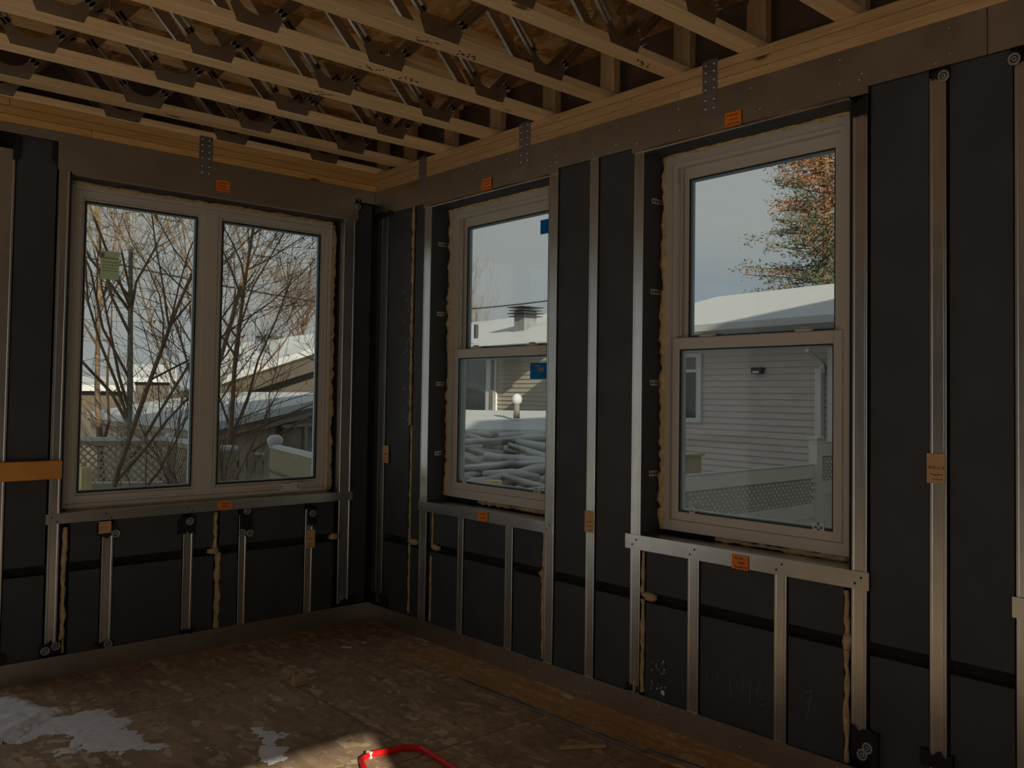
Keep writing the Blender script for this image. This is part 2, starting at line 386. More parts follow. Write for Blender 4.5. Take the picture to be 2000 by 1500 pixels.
# --- right wall, from the corner towards the camera
panel('B', 0.0, -.075, TR, 2.56, False, .02)
stud('B', -.082, -.160, TR+.02, 2.45)
panel('B', -.165, -.432, TR, ZB, True, .004)
panel('B', -.450, -.554, TR, ZB)
stud('B', -.556, -.627, TR-.02, 2.47)
b2 = [(891.6, 902.3), (985, 999)]
s2 = [(Uy(a, 1150), Uy(c, 1150)) for a, c in b2]
lo = [-.627] + [v for p in s2 for v in p] + [-1.649]
for a, c in ((lo[0]-.02, lo[1]), (lo[2], lo[3]), (lo[4], lo[5]+.02)): panel('B', a, c, TR, .735)
for a, c in s2: stud('B', a, c, TR-.02, .72)
stud('B', -1.649, -1.713, TR-.02, 2.5)
panel('B', -1.713, -1.938, TR, ZB)
stud('B', -1.938, -1.993, TR-.02, 2.47)
panel('B', -1.993, -2.222, TR, ZB)
stud('B', -2.222, -2.279, TR, 2.47)
for a, c in ((-2.305, -2.548), (-2.605, -2.97), (-3.024, -3.262)): panel('B', a, c, TR, .735)
stud('B', -2.548, -2.605, TR-.02, .72); stud('B', -2.97, -3.024, TR-.02, .72)
stud('B', -3.292, -3.350, .14, 2.40)
panel('B', -3.355, -3.574, TR, ZB)
stud('B', -3.576, -3.633, .13, 2.44)
panel('B', -3.637, -3.846, TR, ZB)
stud('B', -3.85, -3.905, TR, 2.42)
panel('B', -3.91, -4.92, TR, .735)
stud('B', -4.92, -4.98, TR, 2.47)
y = -4.98
while y > -7.6:
    panel('B', y, y-.41, TR, ZB); stud('B', y-.41, y-.47, TR-.02, 2.47); y -= .47
# --- left wall, from the corner leftwards
panel('A', 0.0, -.126, TR, 2.54, False, .03)
stud('A', -.128, -.201, TR+.02, 2.44)
sA = [(-1.46, -1.41), (-1.078, -1.029), (-.788, -.746), (-.408, -.361)]
for a, c in ((-.225, -.361), (-.408, -.746), (-.788, -.893), (-.915, -1.029), (-1.078, -1.41), (-1.46, -1.60)): panel('A', a, c, TR, .745)
for (a, c), z1, z0 in zip(sA, (.66, .665, .70, .70), (.125, TR, TR, TR)): stud('A', a, c, z0, z1)
stud('A', -1.645, -1.693, .13, 2.57)
panel('A', -1.697, -1.868, TR, 2.576, True)
stud('A', -1.87, -1.955, TR, 2.50)
panel('A', -3.92, -5.9, TR, ZB); stud('A', -3.9, -3.96, TR, ZB); stud('A', -4.6, -4.66, TR, ZB)

# floor track (angle), sheet steel header bands
def track(side, u0, u1, par):
    mb = MB()
    wb(mb, side, u0, u1, -.004, 0.008, 0, TR)
    return mb.build('bottom_track', 'sheet_steel', par)
track('A', -1.955, -.004, wallA); track('B', -.535, -.004, wallB)
track('B', -7.6, -.537, wallB)
mb = MB(); wb(mb, 'A', -1.64, -.115, -.003, .006, 2.428, ZT); wb(mb, 'A', -1.70, -1.64, -.003, .006, 2.44, ZT); wb(mb, 'A', -1.955, -1.64, -.002, .005, 2.576, ZT); wb(mb, 'A', -.115, -.004, -.002, .005, 2.545, ZT)
wb(mb, 'A', -3.96, -1.955, -.003, .006, 2.43, ZT)
mb.build('header_band', 'sheet_steel', wallA)
mb = MB(); wb(mb, 'B', -3.352, -.545, -.003, .006, ZB, ZT); wb(mb, 'B', -.545, -.004, -.002, .006, ZB, ZT)
for a, c in ((-1.72, -.55), (-3.355, -2.21)): wb(mb, 'B', a, c, -.004, .006, HEAD, ZB)
mb.build('header_band', 'sheet_steel', wallB)
box('header_band', -.003, .006, -3.768, -3.352, ZB, ZT, 'sheet_steel', wallB)
box('header_band', -.003, .006, -7.6, -3.771, ZB, ZT, 'sheet_steel', wallB)
# head lips: a bright folded edge below the band
mb = MB(); wb(mb, 'A', -1.63, -.18, -.005, .022, 2.424, 2.431); wb(mb, 'A', -1.63, -.18, -.007, -.003, 2.422, 2.432); mb.build('head_flange', 'galvanized', wallA)
for a, c in ((-1.649, -.627), (-3.285, -2.281)):
    mb = MB(); wb(mb, 'B', a, c, -.006, .030, HEAD-.006, HEAD+.001); mb.add([(-.010, a, HEAD-.004), (-.010, c, HEAD-.004), (-.004, c, HEAD+.010), (-.004, a, HEAD+.010), (.004, a, HEAD-.004), (.004, c, HEAD-.004)], [(0, 1, 2, 3), (0, 4, 5, 1)]); mb.build('head_flange', 'galvanized', wallB)
# sill tracks
def sill(side, u0, u1, z0, z1, par):
    mb = MB(); wb(mb, side, u0, u1, -.005, 0.0, z0, z1); wb(mb, side, u0+.06, u1-.06, 0.0, .10, z1-.004, z1)
    return mb.build('sill_track', 'galvanized', par)
sill('A', -1.705, -.118, .734, .783, wallA)
sill('B', -1.708, -.552, .716, .770, wallB); sill('B', -3.362, -2.195, .716, .778, wallB); sill('B', -4.99, -3.84, .716, .778, wallB)
# jamb linings (dark reveals)
def lining(side, a, c, z0, z1, par):
    t = .004
    for u0, u1, za, zb in ((a, a+t, z0, z1), (c-t, c, z0, z1), (a+t, c-t, z1-t, z1), (a+t, c-t, z0, z0+t)):
        wbox(side, 'reveal', u0, u1, .002, .2, za, zb, 'graphite_foam', par)
lining('A', -1.64, -.175, .745, 2.424, wallA)
for a, c in ((-1.649, -.627), (-3.285, -2.281), (-4.92, -3.91)): lining('B', a, c, .735, HEAD-.006, wallB)

# wooden top plates (three plies each)
pA = empty('trim_1', (-3, 0, ZT), 'laminated timber plates along the top of the left wall', kind='structure')
pB = empty('trim_2', (0, -3.9, ZT), 'laminated timber plates along the top of the right wall', kind='structure')
h = (ZC-ZT)/3
for i, (n, cuts) in enumerate(((0, (-6.2, -3.4, -1.56, .2)), (0, (-6.2, -2.6, .2)), (0, (-6.2, -1.9, .2)))):
    for a, c in zip(cuts[:-1], cuts[1:]): box('plank', a+.001, c-.001, -.001*(i % 2), .14, ZT+i*h+.0008, ZT+(i+1)*h-.0008, 'plate_wood_x', pA, bevel=.002)
for i, cuts in enumerate(((-7.9, -5.0, -2.48, 0), (-7.9, -4.6, -2.2, 0), (-7.9, -3.62, 0))):
    for a, c in zip(cuts[:-1], cuts[1:]): box('plank', -.001*((i+1) % 2), .14, a+.001, c-.001, ZT+i*h+.0008, ZT+(i+1)*h-.0008, 'plate_wood_y', pB, bevel=.002)

# strap ties over the plates, with screws
def screws(par, side, pts, n=-.004, r=.0035, mat='screw_steel', name='screw'):
    mb = MB()
    for (u, z) in pts: mb.add([wp(side, u+r*math.cos(k*1.047), n, z+r*math.sin(k*1.047)) for k in range(6)] + [wp(side, u, n-.003, z)], [(k, (k+1) % 6, 6) for k in range(6)] + [tuple(range(6))])
    return mb.build(name, mat, par, kind='stuff')
def strap(side, u0, u1, par):
    a, c = min(u0, u1), max(u0, u1)
    s = wbox(side, 'strap_tie', a, c, -.006, -.0015, 2.52, 2.748, 'strap_steel', par)
    screws(s, side, [(u, z) for u in (a+.016, c-.016) for z in (2.55, 2.585, 2.63, 2.665, 2.70, 2.73)], -.006, .0045)
strap('B', -.495, -.567, pB); strap('B', -1.418, -1.502, pB); strap('B', -2.610, -2.685, pB); strap('A', -1.051, -.983, pA)
rs = random.Random(3)
pts = [(-.6-.38*k+rs.uniform(-.04, .04), z+rs.uniform(-.008, .008)) for k in range(9) for z in (2.50, 2.585)]
pts += [(-1.66, 2.49), (-1.70, 2.50), (-1.70, 2.53), (-2.24, 2.485), (-1.965, 2.485), (-3.32, 2.50), (-3.33, 2.52), (-3.6, 2.485), (-.59, 2.46), (-.60, 2.49)]
pts += [(-.3-.42*k, z) for k in range(8) for z in (.035, .085)]
screws(wallB, 'B', pts)
pts = [(-.30-.33*k+rs.uniform(-.04, .04), z) for k in range(4) for z in (2.45, 2.585)] + [(-1.66, 2.55), (-1.67, 2.6), (-1.69, 2.47), (-1.66, 2.46)]
pts += [(-.4-.45*k, z) for k in range(4) for z in (.035, .085)]
screws(wallA, 'A', pts)
screws(wallB, 'B', [(u, z) for c in (-.59, -1.68, -2.25, -2.575, -2.995, -3.32) for u, z in ((c+.012, .735), (c-.012, .757))], -.006, .0045, 'black_plastic')
screws(wallA, 'A', [(u, z) for c in (-1.67, -1.435, -1.05, -.165) for u, z in ((c+.012, .745), (c-.012, .765))], -.006, .004, 'black_plastic')

# ------------------------------------------------------------------ deck above and open-web trusses
ceil = empty('ceiling', (-3, -4, ZO), 'strand board deck on open web trusses overhead', kind='structure')
x = .2
for i in range(3):
    yy = .2
    for j in range(7):
        y0 = max(yy-1.22, YK-.15)
        box('deck_sheet', max(x-2.44, XL-.2)+.002, x-.002, y0+.002, yy-.002, ZO, ZO+.018, 'ceiling_osb', ceil); yy = y0
    x -= 2.44
box('rim_board', .165, .2, YK-.15, .2, ZC, ZO, 'rim_dark', ceil); box('rim_board', XL-.2, .163, .165, .2, ZC, ZO, 'rim_dark', ceil)
box('rim_board', XL-.2, .163, YK-.15, YK-.11, ZT, ZO, 'post_wood', ceil); box('rim_board', XL-.2, XL-.16, YK-.11, .163, ZT, ZO, 'post_wood', ceil)
def web_mesh(c, y, near):
    """pressed steel V web nailed to the side of both chords, apex plate at x=c on the bottom chord"""
    mb = MB(); s = -1 if near else 1
    zb, zt = ZC+.004, ZO-.004
    # apex plate with filleted throat
    P = [(-.075, zb), (.075, zb), (.095, zb+.05), (.118, zb+.085), (.085, zb+.105), (.066, zb+.078), (.048, zb+.060), (.026, zb+.050), (0, zb+.047), (-.026, zb+.050), (-.048, zb+.060), (-.066, zb+.078), (-.085, zb+.105), (-.118, zb+.085), (-.095, zb+.05)]
    mb.prism([(c+a, y, z) for a, z in P], (0, 0, 0), (0, s*.002, 0))
    for d in (-1, 1):
        A = np.array([c+d*.095, zb+.085]); B = np.array([c+d*.232, zt-.055]); u = (B-A)/np.linalg.norm(B-A); q = np.array([-u[1], u[0]])
        for o0, o1, dep in ((-.0200, .0200, .002), (-.0200, -.0145, .016), (.0145, .0200, .016), (-.003, .003, .007)):
            pl = [A-u*.012+q*o0, B+u*.012+q*o0, B+u*.012+q*o1, A-u*.012+q*o1]
            mb.prism([(p[0], y, p[1]) for p in pl], (0, 0, 0), (0, s*dep, 0))
        T = [(d*.268, zt), (d*.15, zt), (d*.175, zt-.035), (d*.205, zt-.075), (d*.245, zt-.065), (d*.25, zt-.048), (d*.268, zt-.044)]
        mb.prism([(c+a, y, z) for a, z in T], (0, 0, 0), (0, s*.002, 0))
    return mb
TY = [-.32, -.75, -1.18, -1.62, -2.035, -2.49, -2.88, -3.31, -3.74, -4.17, -4.6, -5.03, -5.46, -5.89, -6.32, -6.75, -7.18]
ordn = ['first', 'second', 'third', 'fourth', 'fifth', 'sixth', 'seventh', 'eighth', 'ninth', 'tenth', 'eleventh', 'twelfth', 'thirteenth', 'fourteenth', 'fifteenth', 'sixteenth', 'seventeenth']
proto = None
def truss(y0, label):
    global proto
    X0, X1 = XL-.1, .12; y1 = y0+.092
    r = empty('floor_truss', (-3, y0+.046, ZC), label, 'truss', 'open web floor trusses')
    box('bottom_chord', X0, X1, y0, y1, ZC, ZC+.038, 'chord_wood', r, bevel=.002)
    box('top_chord', X0, X1, y0, y1, ZO-.038, ZO, 'chord_wood', r, bevel=.002)
    box('end_post', .055, .093, y0, y1, ZC+.038, ZO-.038, 'post_wood', r)
    for k in range(9):
        c = -.345-.54*k
        if proto is None:
            a = web_mesh(c, y0-.0005, True).build('web', 'web_steel', r); b_ = web_mesh(c, y1+.0005, False).build('web', 'web_steel', r)
            proto = (a, b_, c, y0)
        elif y0 > -5.2 or k < 4:
            for s in proto[:2]:
                o = s.copy(); COL.objects.link(o); o.name = 'web'; o.parent = r
                o.location = (c-proto[2], 0, 0)
truss(-.003, 'timber truss with steel webs lying flush on the left wall plates')
for y0, n in zip(TY, ordn): truss(y0, 'open web timber truss, %s out from the left wall' % n)
# grade stamps on some chords
def stamp(px, py, L=.10):
    p = PF(px, py, ZC); rs = random.Random(px)
    mb = MB()
    for k in range(9):
        u = p[0]-L/2+k*L/9; v = p[1]+rs.uniform(-.022, .018)
        mb.box(u, u+L/14, v, v+rs.uniform(.006, .02), ZC-.0007, ZC-.0002)
    return mb
par = [o for o in bpy.data.objects if o.name.startswith('floor_truss')]
for px, py, y0 in ((724, 135, -1.62), (800, 158, -1.62), (625, 185, -1.18), (960, 18, -2.035), (1042, 50, -2.035), (1262, 122, -2.49)):
    r = min(par, key=lambda o: abs(o['_w'][1]-.046-y0))
    q = PF(px, py, ZC); mbs = stamp(px, py); dy = y0+.046-q[1]
    mbs.v = [(a, b_+dy, c) for a, b_, c in mbs.v]
    mbs.build('grade_stamp', 'ink', r, kind='stuff')
# crumpled poly sheet tucked between two trusses
rs = random.Random(11)
mb = MB(); nx, nz = 9, 7; c0 = np.array([-.40, -2.39, 2.80]);
for i in range(nx):
    for j in range(nz): mb.v.append((c0[0]+i*.03+rs.uniform(-.01, .01), c0[1]+rs.uniform(-.03, .03)+.05*math.sin(i*1.3), c0[2]+j*.032+rs.uniform(-.008, .008)))
for i in range(nx-1):
    for j in range(nz-1): a = i*nz+j; mb.f.append((a, a+nz, a+nz+1, a+1))
mb.build('plastic_sheet', 'plastic_film', None, smooth=True, label='crumpled clear plastic sheet tucked between the ceiling trusses', cat='plastic sheet')

# ------------------------------------------------------------------ windows
def frame_ring(mb, side, u0, u1, z0, z1, n0, n1, w, wb_=None, wt=None):
    wb_ = wb_ or w; wt = wt or w
    wb(mb, side, u0, u0+w, n0, n1, z0, z1); wb(mb, side, u1-w, u1, n0, n1, z0, z1)
    wb(mb, side, u0+w, u1-w, n0, n1, z0, z0+wb_); wb(mb, side, u0+w, u1-w, n0, n1, z1-wt, z1)
    return mb
def pane(side, u0, u1, z0, z1, n, par):
    g = wbox(side, 'glass_pane', u0, u1, n, n+.004, z0, z1, 'glass', par)
    mb = frame_ring(MB(), side, u0, u1, z0, z1, n+.006, n+.020, .012)
    mb.build('glazing_spacer', 'spacer', par)
    frame_ring(MB(), side, u0-.002, u1+.002, z0-.002, z1+.002, n-.006, n-.001, .007).build('gasket', 'gasket', par)
    wbox(side, 'glass_pane', u0, u1, n+.021, n+.025, z0, z1, 'glass', par)
def bead(side, p0, p1, r, par, seed, n=None, name='foam_bead', jit=.35):
    """irregular bead of expanding foam between two wall points (u,n,z)"""
    rs = random.Random(seed); L = math.dist(p0, p1); n = n or max(4, int(L/.025))
    pts, rad = [], []
    for i in range(n+1):
        f = i/n; pts.append(wp(side, *[a+(b_-a)*f + (rs.uniform(-1, 1)*r*.3 if k != 1 else 0) for k, (a, b_) in enumerate(zip(p0, p1))])); rad.append(r*(1+rs.uniform(-jit, jit)))
    return MB().tube(pts, rad, 7).build(name, 'spray_foam', par, smooth=True)
def hung_window(name, u0, u1, op, label, seed):
    a, c = op; z0, z1 = .80, 2.43; N = .105
    W = empty(name, (N, (u0+u1)/2, z0), label, kind='structure')
    mb = frame_ring(MB(), 'B', u0, u1, z0, z1, N, .19, .034, .045, .036)
    frame_ring(mb, 'B', u0+.034, u1-.034, z0+.045, z1-.036, N+.014, .185, .022, .014, .016)
    mb.build('frame', 'vinyl', W)
    s = mk('track_liner', *(lambda m: (m.v, m.f))(MB().box(N+.02, N+.03, u1-.062, u1-.056, 1.64, z1-.12).box(N+.02, N+.03, u1-.075, u1-.069, 1.64, z1-.05)), 'vinyl', W)
    # upper sash, further out
    up = frame_ring(MB(), 'B', u0+.056, u1-.056, 1.60, z1-.05, N+.045, N+.078, .040, .035, .052).build('upper_sash', 'vinyl', W)
    pane('B', u0+.096, u1-.096, 1.634, z1-.102, N+.052, up)
    lo = frame_ring(MB(), 'B', u0+.040, u1-.040, z0+.045, 1.63, N+.004, N+.042, .040, .038, .050)
    for k, uu in enumerate((u0+.22, u1-.22)):     # sash locks
        lo.box(N+.010, N+.040, uu-.035, uu+.035, 1.63, 1.642).box(N+.016, N+.036, uu-.018, uu+.018, 1.642, 1.650)
    lo = lo.build('lower_sash', 'vinyl', W, bevel=.003)
    pane('B', u0+.080, u1-.080, z0+.083, 1.580, N+.014, lo)
    for uu in (u0+.13, u0+.15, u1-.16): frame_ring(MB(), 'B', uu-.014, uu+.014, z0+.082, z0+.108, N+.002, N+.008, .005).build('sash_clip', 'trim_white', lo)
    # mounting clips on the left reveal
    for zc in (2.235, 1.835, 1.435, 1.04):
        cl = MB().box(.045, N+.01, c-.007, c-.003, zc-.012, zc+.012).build('mounting_clip', 'galvanized', W)
        MB().box(.052, .060, c-.0085, c-.007, zc-.004, zc+.004).box(.068, .082, c-.0085, c-.007, zc-.003, zc+.003).box(.089, .096, c-.0085, c-.007, zc-.004, zc+.004).build('slot', 'black_plastic', cl)
    MB().box(.135, .199, a+.005, c-.005, .740, z0+.002).build('sub_sill', 'black_core', W)
    MB().box(.15, .199, a+.004, u0, z0, z1+.01).box(.15, .199, u1, c-.004, z0, z1+.01).build('packer', 'black_core', W)
    # foam around the frame
    bead('B', (u1+.012, .118, z0), (u1+.012, .118, z1), .020, W, seed)
    bead('B', (u0-.012, .122, z0), (u0-.012, .122, z1), .020, W, seed+1)
    bead('B', (u0, .112, z1+.004), (u1, .112, z1+.004), .014, W, seed+2)
    bead('B', (u0+.02, .124, z0-.012), (u1-.28, .124, z0-.012), .011, W, seed+3, jit=.6)
    return W
hung_window('window_2', -1.60, -.672, (-1.649, -.627), 'narrow vinyl double hung window nearer the room corner', 20)
hung_window('window_3', -3.232, -2.318, (-3.285, -2.281), 'vinyl double hung window further right, with a view of a sided house', 30)
hung_window('window_4', -4.87, -3.95, (-4.92, -3.91), 'vinyl double hung window beyond the right edge of the view', 40)
# two-light casement in the left wall
N = .085; u0, u1, z0, z1 = -1.622, -.232, .792, 2.400
W1 = empty('window_1', ((u0+u1)/2, N, z0), 'wide two light vinyl casement window in the left wall', kind='structure')
mb = frame_ring(MB(), 'A', u0, u1, z0, z1, N, .185, .022); frame_ring(mb, 'A', u0+.022, u1-.022, z0+.022, z1-.022, N+.008, .18, .016)
wb(mb, 'A', -.985, -.905, N+.006, .18, z0+.022, z1-.022)
mb.build('frame', 'vinyl', W1, bevel=.003)
for a, c in ((u0+.036, -.978), (-.912, u1-.036)):
    s = MB(); frame_ring(s, 'A', a, c, z0+.036, z1-.036, N+.012, N+.05, .024); frame_ring(s, 'A', a+.024, c-.024, z0+.06, z1-.06, N+.022, N+.048, .010, .012, .012)
    s = s.build('sash', 'vinyl', W1, bevel=.002)
    pane('A', a+.034, c-.034, z0+.074, z1-.074, N+.026, s)
MB().box(-1.635, -.18, .12, .199, .749, z0+.002).box(-1.635, u0, .15, .199, z0, z1+.02).box(u1, -.18, .15, .199, z0, z1+.02).build('sub_sill', 'black_core', W1)
hd = MB().box(-.51, -.43, N-.012, N+.002, .815, .845).box(-.53, -.40, N-.004, N+.004, .806, .818)
hd.tube([(-.47, N-.010, .84), (-.44, N-.03, .850), (-.41, N-.03, .842)], [.008, .007, .006]).build('crank_handle', 'trim_white', W1)
bead('A', (u1+.015, .11, z0), (u1+.015, .11, z1), .018, W1, 51); bead('A', (u0-.006, .11, z0), (u0-.006, .11, z1), .010, W1, 52)
bead('A', (u0, .092, z1+.006), (u1, .092, z1+.006), .013, W1, 53); bead('A', (u0+.02, .10, z0-.004), (u1, .10, z0-.004), .010, W1, 54)
for zc in (2.06, 1.61, 1.06):
    cl = MB().box(-.185, -.181, .045, .095, zc-.012, zc+.012).build('mounting_clip', 'galvanized', W1)
    MB().box(-.1865, -.185, .054, .062, zc-.004, zc+.004).box(-.1865, -.185, .072, .082, zc-.004, zc+.004).build('slot', 'black_plastic', cl)

# ------------------------------------------------------------------ foam seams on the walls
def seam(side, px, py0, py1, r, seed, par, n=.010):
    u = Us(side, px, (py0+py1)/2)
    return bead(side, (u, n, max(Zs(side, px, py1), TR+.003)), (u, n, Zs(side, px, py0)), r, par, seed)
for side, px, a, c, r, sd in (('A', 124, 1030, 1275, .011, 61), ('A', 422, 1000, 1078, .011, 62), ('A', 425, 1080, 1225, .014, 63), ('A', 663, 985, 1180, .007, 64),
                              ('B', 802, 405, 830, .008, 65), ('B', 798, 830, 1200, .007, 66), ('B', 842, 998, 1070, .006, 67), ('B', 838, 1085, 1218, .007, 68),
                              ('B', 1060, 1040, 1112, .007, 69), ('B', 1058, 1125, 1288, .009, 70), ('B', 1253, 1078, 1165, .008, 71), ('B', 1252, 1170, 1352, .009, 72),
                              ('B', 1651, 1155, 1490, .010, 73)):
    seam(side, px, a, c, r, sd, wallA if side == 'A' else wallB)
def blob(side, px, py, ru, rz, seed):
    P = (PA if side == 'A' else PB)(px, py); u = P[0] if side == 'A' else P[1]; rs = random.Random(seed); mb = MB(); n, m = 9, 6
    for j in range(m+1):
        th = math.pi*j/m
        for i in range(n):
            ph = 2*math.pi*i/n; k = 1+rs.uniform(-.22, .22)
            mb.v.append(wp(side, u+ru*k*math.sin(th)*math.cos(ph), .006+.022*k*math.sin(th)*math.sin(ph), P[2]+rz*k*math.cos(th)))
    for j in range(m):
        for i in range(n): mb.f.append((j*n+i, j*n+(i+1) % n, (j+1)*n+(i+1) % n, (j+1)*n+i))
    return mb.build('foam_blob', 'spray_foam', wallA if side == 'A' else wallB, smooth=True)
for side, px, py, ru, rz, sd in (('A', 417, 1076, .034, .016, 1), ('A', 652, 1048, .035, .018, 2), ('B', 806, 1058, .045, .017, 3), ('B', 850, 1070, .045, .017, 4), ('B', 1059, 1120, .022, .022, 5),
                                 ('B', 1268, 1166, .040, .018, 6), ('B', 1653, 1255, .018, .03, 7), ('B', 1240, 1338, .012, .03, 8)): blob(side, px, py, ru, rz, sd)

# black plastic patches and washers at stud ends
def patch(side, px0, px1, py0, py1, washers=(), seed=0, n=-.006):
    par = wallA if side == 'A' else wallB; rs = random.Random(seed)
    u0, u1 = Us(side, px0, (py0+py1)/2), Us(side, px1, (py0+py1)/2); z0, z1 = Zs(side, (px0+px1)/2, py1), Zs(side, (px0+px1)/2, py0)
    pts = []; k = 9
    for i in range(k): pts.append((u0+(u1-u0)*i/(k-1), z0+rs.uniform(0, .25)*(z1-z0)))
    for i in range(k): pts.append((u1-(u1-u0)*i/(k-1), z1-rs.uniform(0, .32)*(z1-z0)))
    mb = MB().prism([wp(side, u, n, z) for u, z in pts], (0, 0, 0), wp(side, 0, .014, 0))
    o = mb.build('fixing_plate', 'black_plastic', par)
    for (wx, wy) in washers:
        P = (PA if side == 'A' else PB)(wx, wy, n)
        MB().ring((P[0], P[1]-.002, P[2]) if side == 'A' else (P[0]-.002, P[1], P[2]), 1 if side == 'A' else 0, .016, .004).ring((P[0], P[1]-.002, P[2]) if side == 'A' else (P[0]-.002, P[1], P[2]), 1 if side == 'A' else 0, .006, .003).build('washer', 'washer_steel', o)
for a in (('A', 76, 119, 1250, 1284, ((88, 1272), (109, 1262)), 1), ('A', 187, 222, 1250, 1264, ((211, 1258),), 2), ('A', 352, 380, 1226, 1238, (), 3), ('A', 26, 41, 262, 316, (), 4), ('A', 103, 112, 276, 322, (), 5),
          ('A', 190, 229, 1016, 1052, ((226, 1042),), 6), ('A', 348, 381, 1004, 1044, ((371, 1018),), 7), ('A', 468, 492, 992, 1050, ((483, 998), (473, 1040), (488, 1041)), 8), ('A', 600, 617, 986, 1028, ((611, 1003),), 9),
          ('A', 694, 705, 386, 412, ((699, 404),), 10), ('A', 664, 692, 1165, 1184, (), 11), ('A', 0, 10, 1276, 1300, (), 12),
          ('B', 718, 735, 1152, 1180, (), 13), ('B', 741, 758, 1160, 1187, (), 14), ('B', 732, 768, 413, 428, (), 15), ('B', 1663, 1697, 186, 232, (), 16), ('B', 1820, 1854, 131, 158, ((1843, 148),), 17), ('B', 1974, 1990, 92, 124, ((1981, 115),), 18),
          ('B', 1664, 1716, 1418, 1500, ((1684, 1474), (1694, 1462)), 19), ('B', 1798, 1862, 1464, 1510, (), 20), ('B', 1222, 1246, 1336, 1350, (), 21)): patch(*a)
# chalk scribbles on the lower panels
def chalk(side, strokes, par):
    mb = MB()
    for st in strokes:
        P = [(PA if side == 'A' else PB)(x_, y_, PF0-.001) for x_, y_ in st]; mb.tube(P, .0022, 4)
    mb.build('chalk_mark', 'chalk', par)
chalk('B', [[(1378, 1310), (1382, 1330)], [(1404, 1312), (1400, 1325), (1408, 1332)], [(1425, 1325), (1428, 1362)], [(1452, 1322), (1450, 1355)], [(1466, 1330), (1464, 1375)], [(1486, 1330), (1478, 1350), (1482, 1376), (1494, 1378), (1496, 1366), (1484, 1362)]], wallB)
chalk('B', [[(1585, 1350), (1572, 1352), (1562, 1368), (1570, 1376), (1584, 1366)], [(1586, 1348), (1580, 1380), (1576, 1404)]], wallB)
# pale flecks of dried foam and mud on the dark panels
rs = random.Random(5); mb = MB()
for k in range(46):
    if k < 26: px, py = 800-rs.random()*12, 500+rs.random()*350
    else: px, py = 1270+rs.random()*30, 1290+rs.random()*55
    P = PB(px, py, .003); r = rs.uniform(.0015, .004)
    mb.add([(P[0]-.001, P[1]+a*r, P[2]+b_*r*1.6) for a, b_ in ((-1, 0), (0, -1), (1, 0), (0, 1))], [(0, 1, 2, 3)])
P = PB(1295, 1353, .006); mb.add([(P[0]-.002, P[1]+.012*math.cos(k), P[2]+.012*math.sin(k)) for k in range(6)], [tuple(range(6))])
mb.build('foam_fleck', 'tag_white', wallB, kind='stuff')

# orange painted guard board across the door opening
z0, z1 = .952, 1.04
box('guard_board', -4.05, -1.652, -.046, -.008, z0, z1, 'board_orange', None, bevel=.003, label='orange timber guard board fixed across the doorway at the left edge', cat='board')

# ------------------------------------------------------------------ stickers and paper labels
def text_mesh(s, size):
    cu = bpy.data.curves.new('t', 'FONT'); cu.body = s; cu.size = size; cu.align_x = 'CENTER'; cu.align_y = 'CENTER'
    o = bpy.data.objects.new('t', cu); COL.objects.link(o); bpy.context.view_layer.update()
    me = bpy.data.meshes.new_from_object(o.evaluated_get(bpy.context.evaluated_depsgraph_get()))
    v = [tuple(p.co) for p in me.vertices]; f = [tuple(p.vertices) for p in me.polygons]
    bpy.data.objects.remove(o); bpy.data.meshes.remove(me); return v, f
def sticker(side, px0, px1, py0, py1, mat, label, lines=(), words=(), name='sticker', n=-.0085, seed=0):
    cx, cy_ = (px0+px1)/2, (py0+py1)/2
    u0, u1 = Us(side, px0, cy_), Us(side, px1, cy_); z0, z1 = Zs(side, cx, py1), Zs(side, cx, py0)
    a, c = min(u0, u1), max(u0, u1)
    mb = MB(); wb(mb, side, a, c, n, n+.0012, z0, z1)
    o = mb.build(name, mat, None, label=label, cat='sticker' if name == 'sticker' else 'label')
    rs = random.Random(seed); mk_ = MB(); w_ = c-a; h_ = z1-z0
    for fz, f0, f1, th in lines:      # unreadable handwriting as broken dashes
        u = a+f0*w_
        while u < a+f1*w_:
            d = rs.uniform(.04, .10)*w_; zz = z0+fz*h_+rs.uniform(-.02, .02)*h_
            wb(mk_, side, u, min(u+d, a+f1*w_), n-.0006, n-.0001, zz, zz+th*h_); u += d+rs.uniform(.03, .07)*w_
    if mk_.v: mk_.build('lettering', 'ink', o)
    for s, fz, size in words:
        v, f = text_mesh(s, size); uc = (a+c)/2; zc = z0+fz*h_
        vv = [wp(side, uc+x_, n-.0006, zc+y_) if side == 'A' else (n-.0006, uc-x_, zc+y_) for x_, y_, _ in v]
        mk('lettering', vv, f, 'ink', o)
    return o
L3 = ((.72, .15, .85, .08), (.42, .2, .7, .08), (.14, .1, .9, .08))
sticker('A', 421, 448, 353, 375, 'orange_paper', 'orange square sticker on the steel header above the wide casement window', L3, seed=1)
sticker('B', 944, 962, 349, 371, 'orange_paper', 'orange square sticker on the steel header above the narrow window', L3, seed=2)
sticker('B', 1418, 1450, 219, 247, 'orange_paper', 'orange square sticker on the steel header above the large right window', L3, seed=3)
sticker('A', 424, 452, 979, 994, 'orange_paper', 'orange sticker on the steel sill of the wide casement window', ((.65, .35, .75, .12), (.3, .3, .7, .12)), seed=4)
sticker('B', 936, 955, 999, 1018, 'orange_paper', 'orange sticker on the steel sill under the narrow window', ((.7, .2, .8, .1), (.3, .2, .75, .1)), seed=5)
sticker('B', 1432, 1464, 1084, 1112, 'orange_paper', 'orange sticker with handwriting on the steel sill under the large right window', ((.72, .35, .85, .1), (.42, .25, .6, .12), (.12, .12, .8, .1)), seed=6)
T3 = ((.5, .12, .8, .05), (.28, .15, .75, .03), (.12, .2, .7, .03))
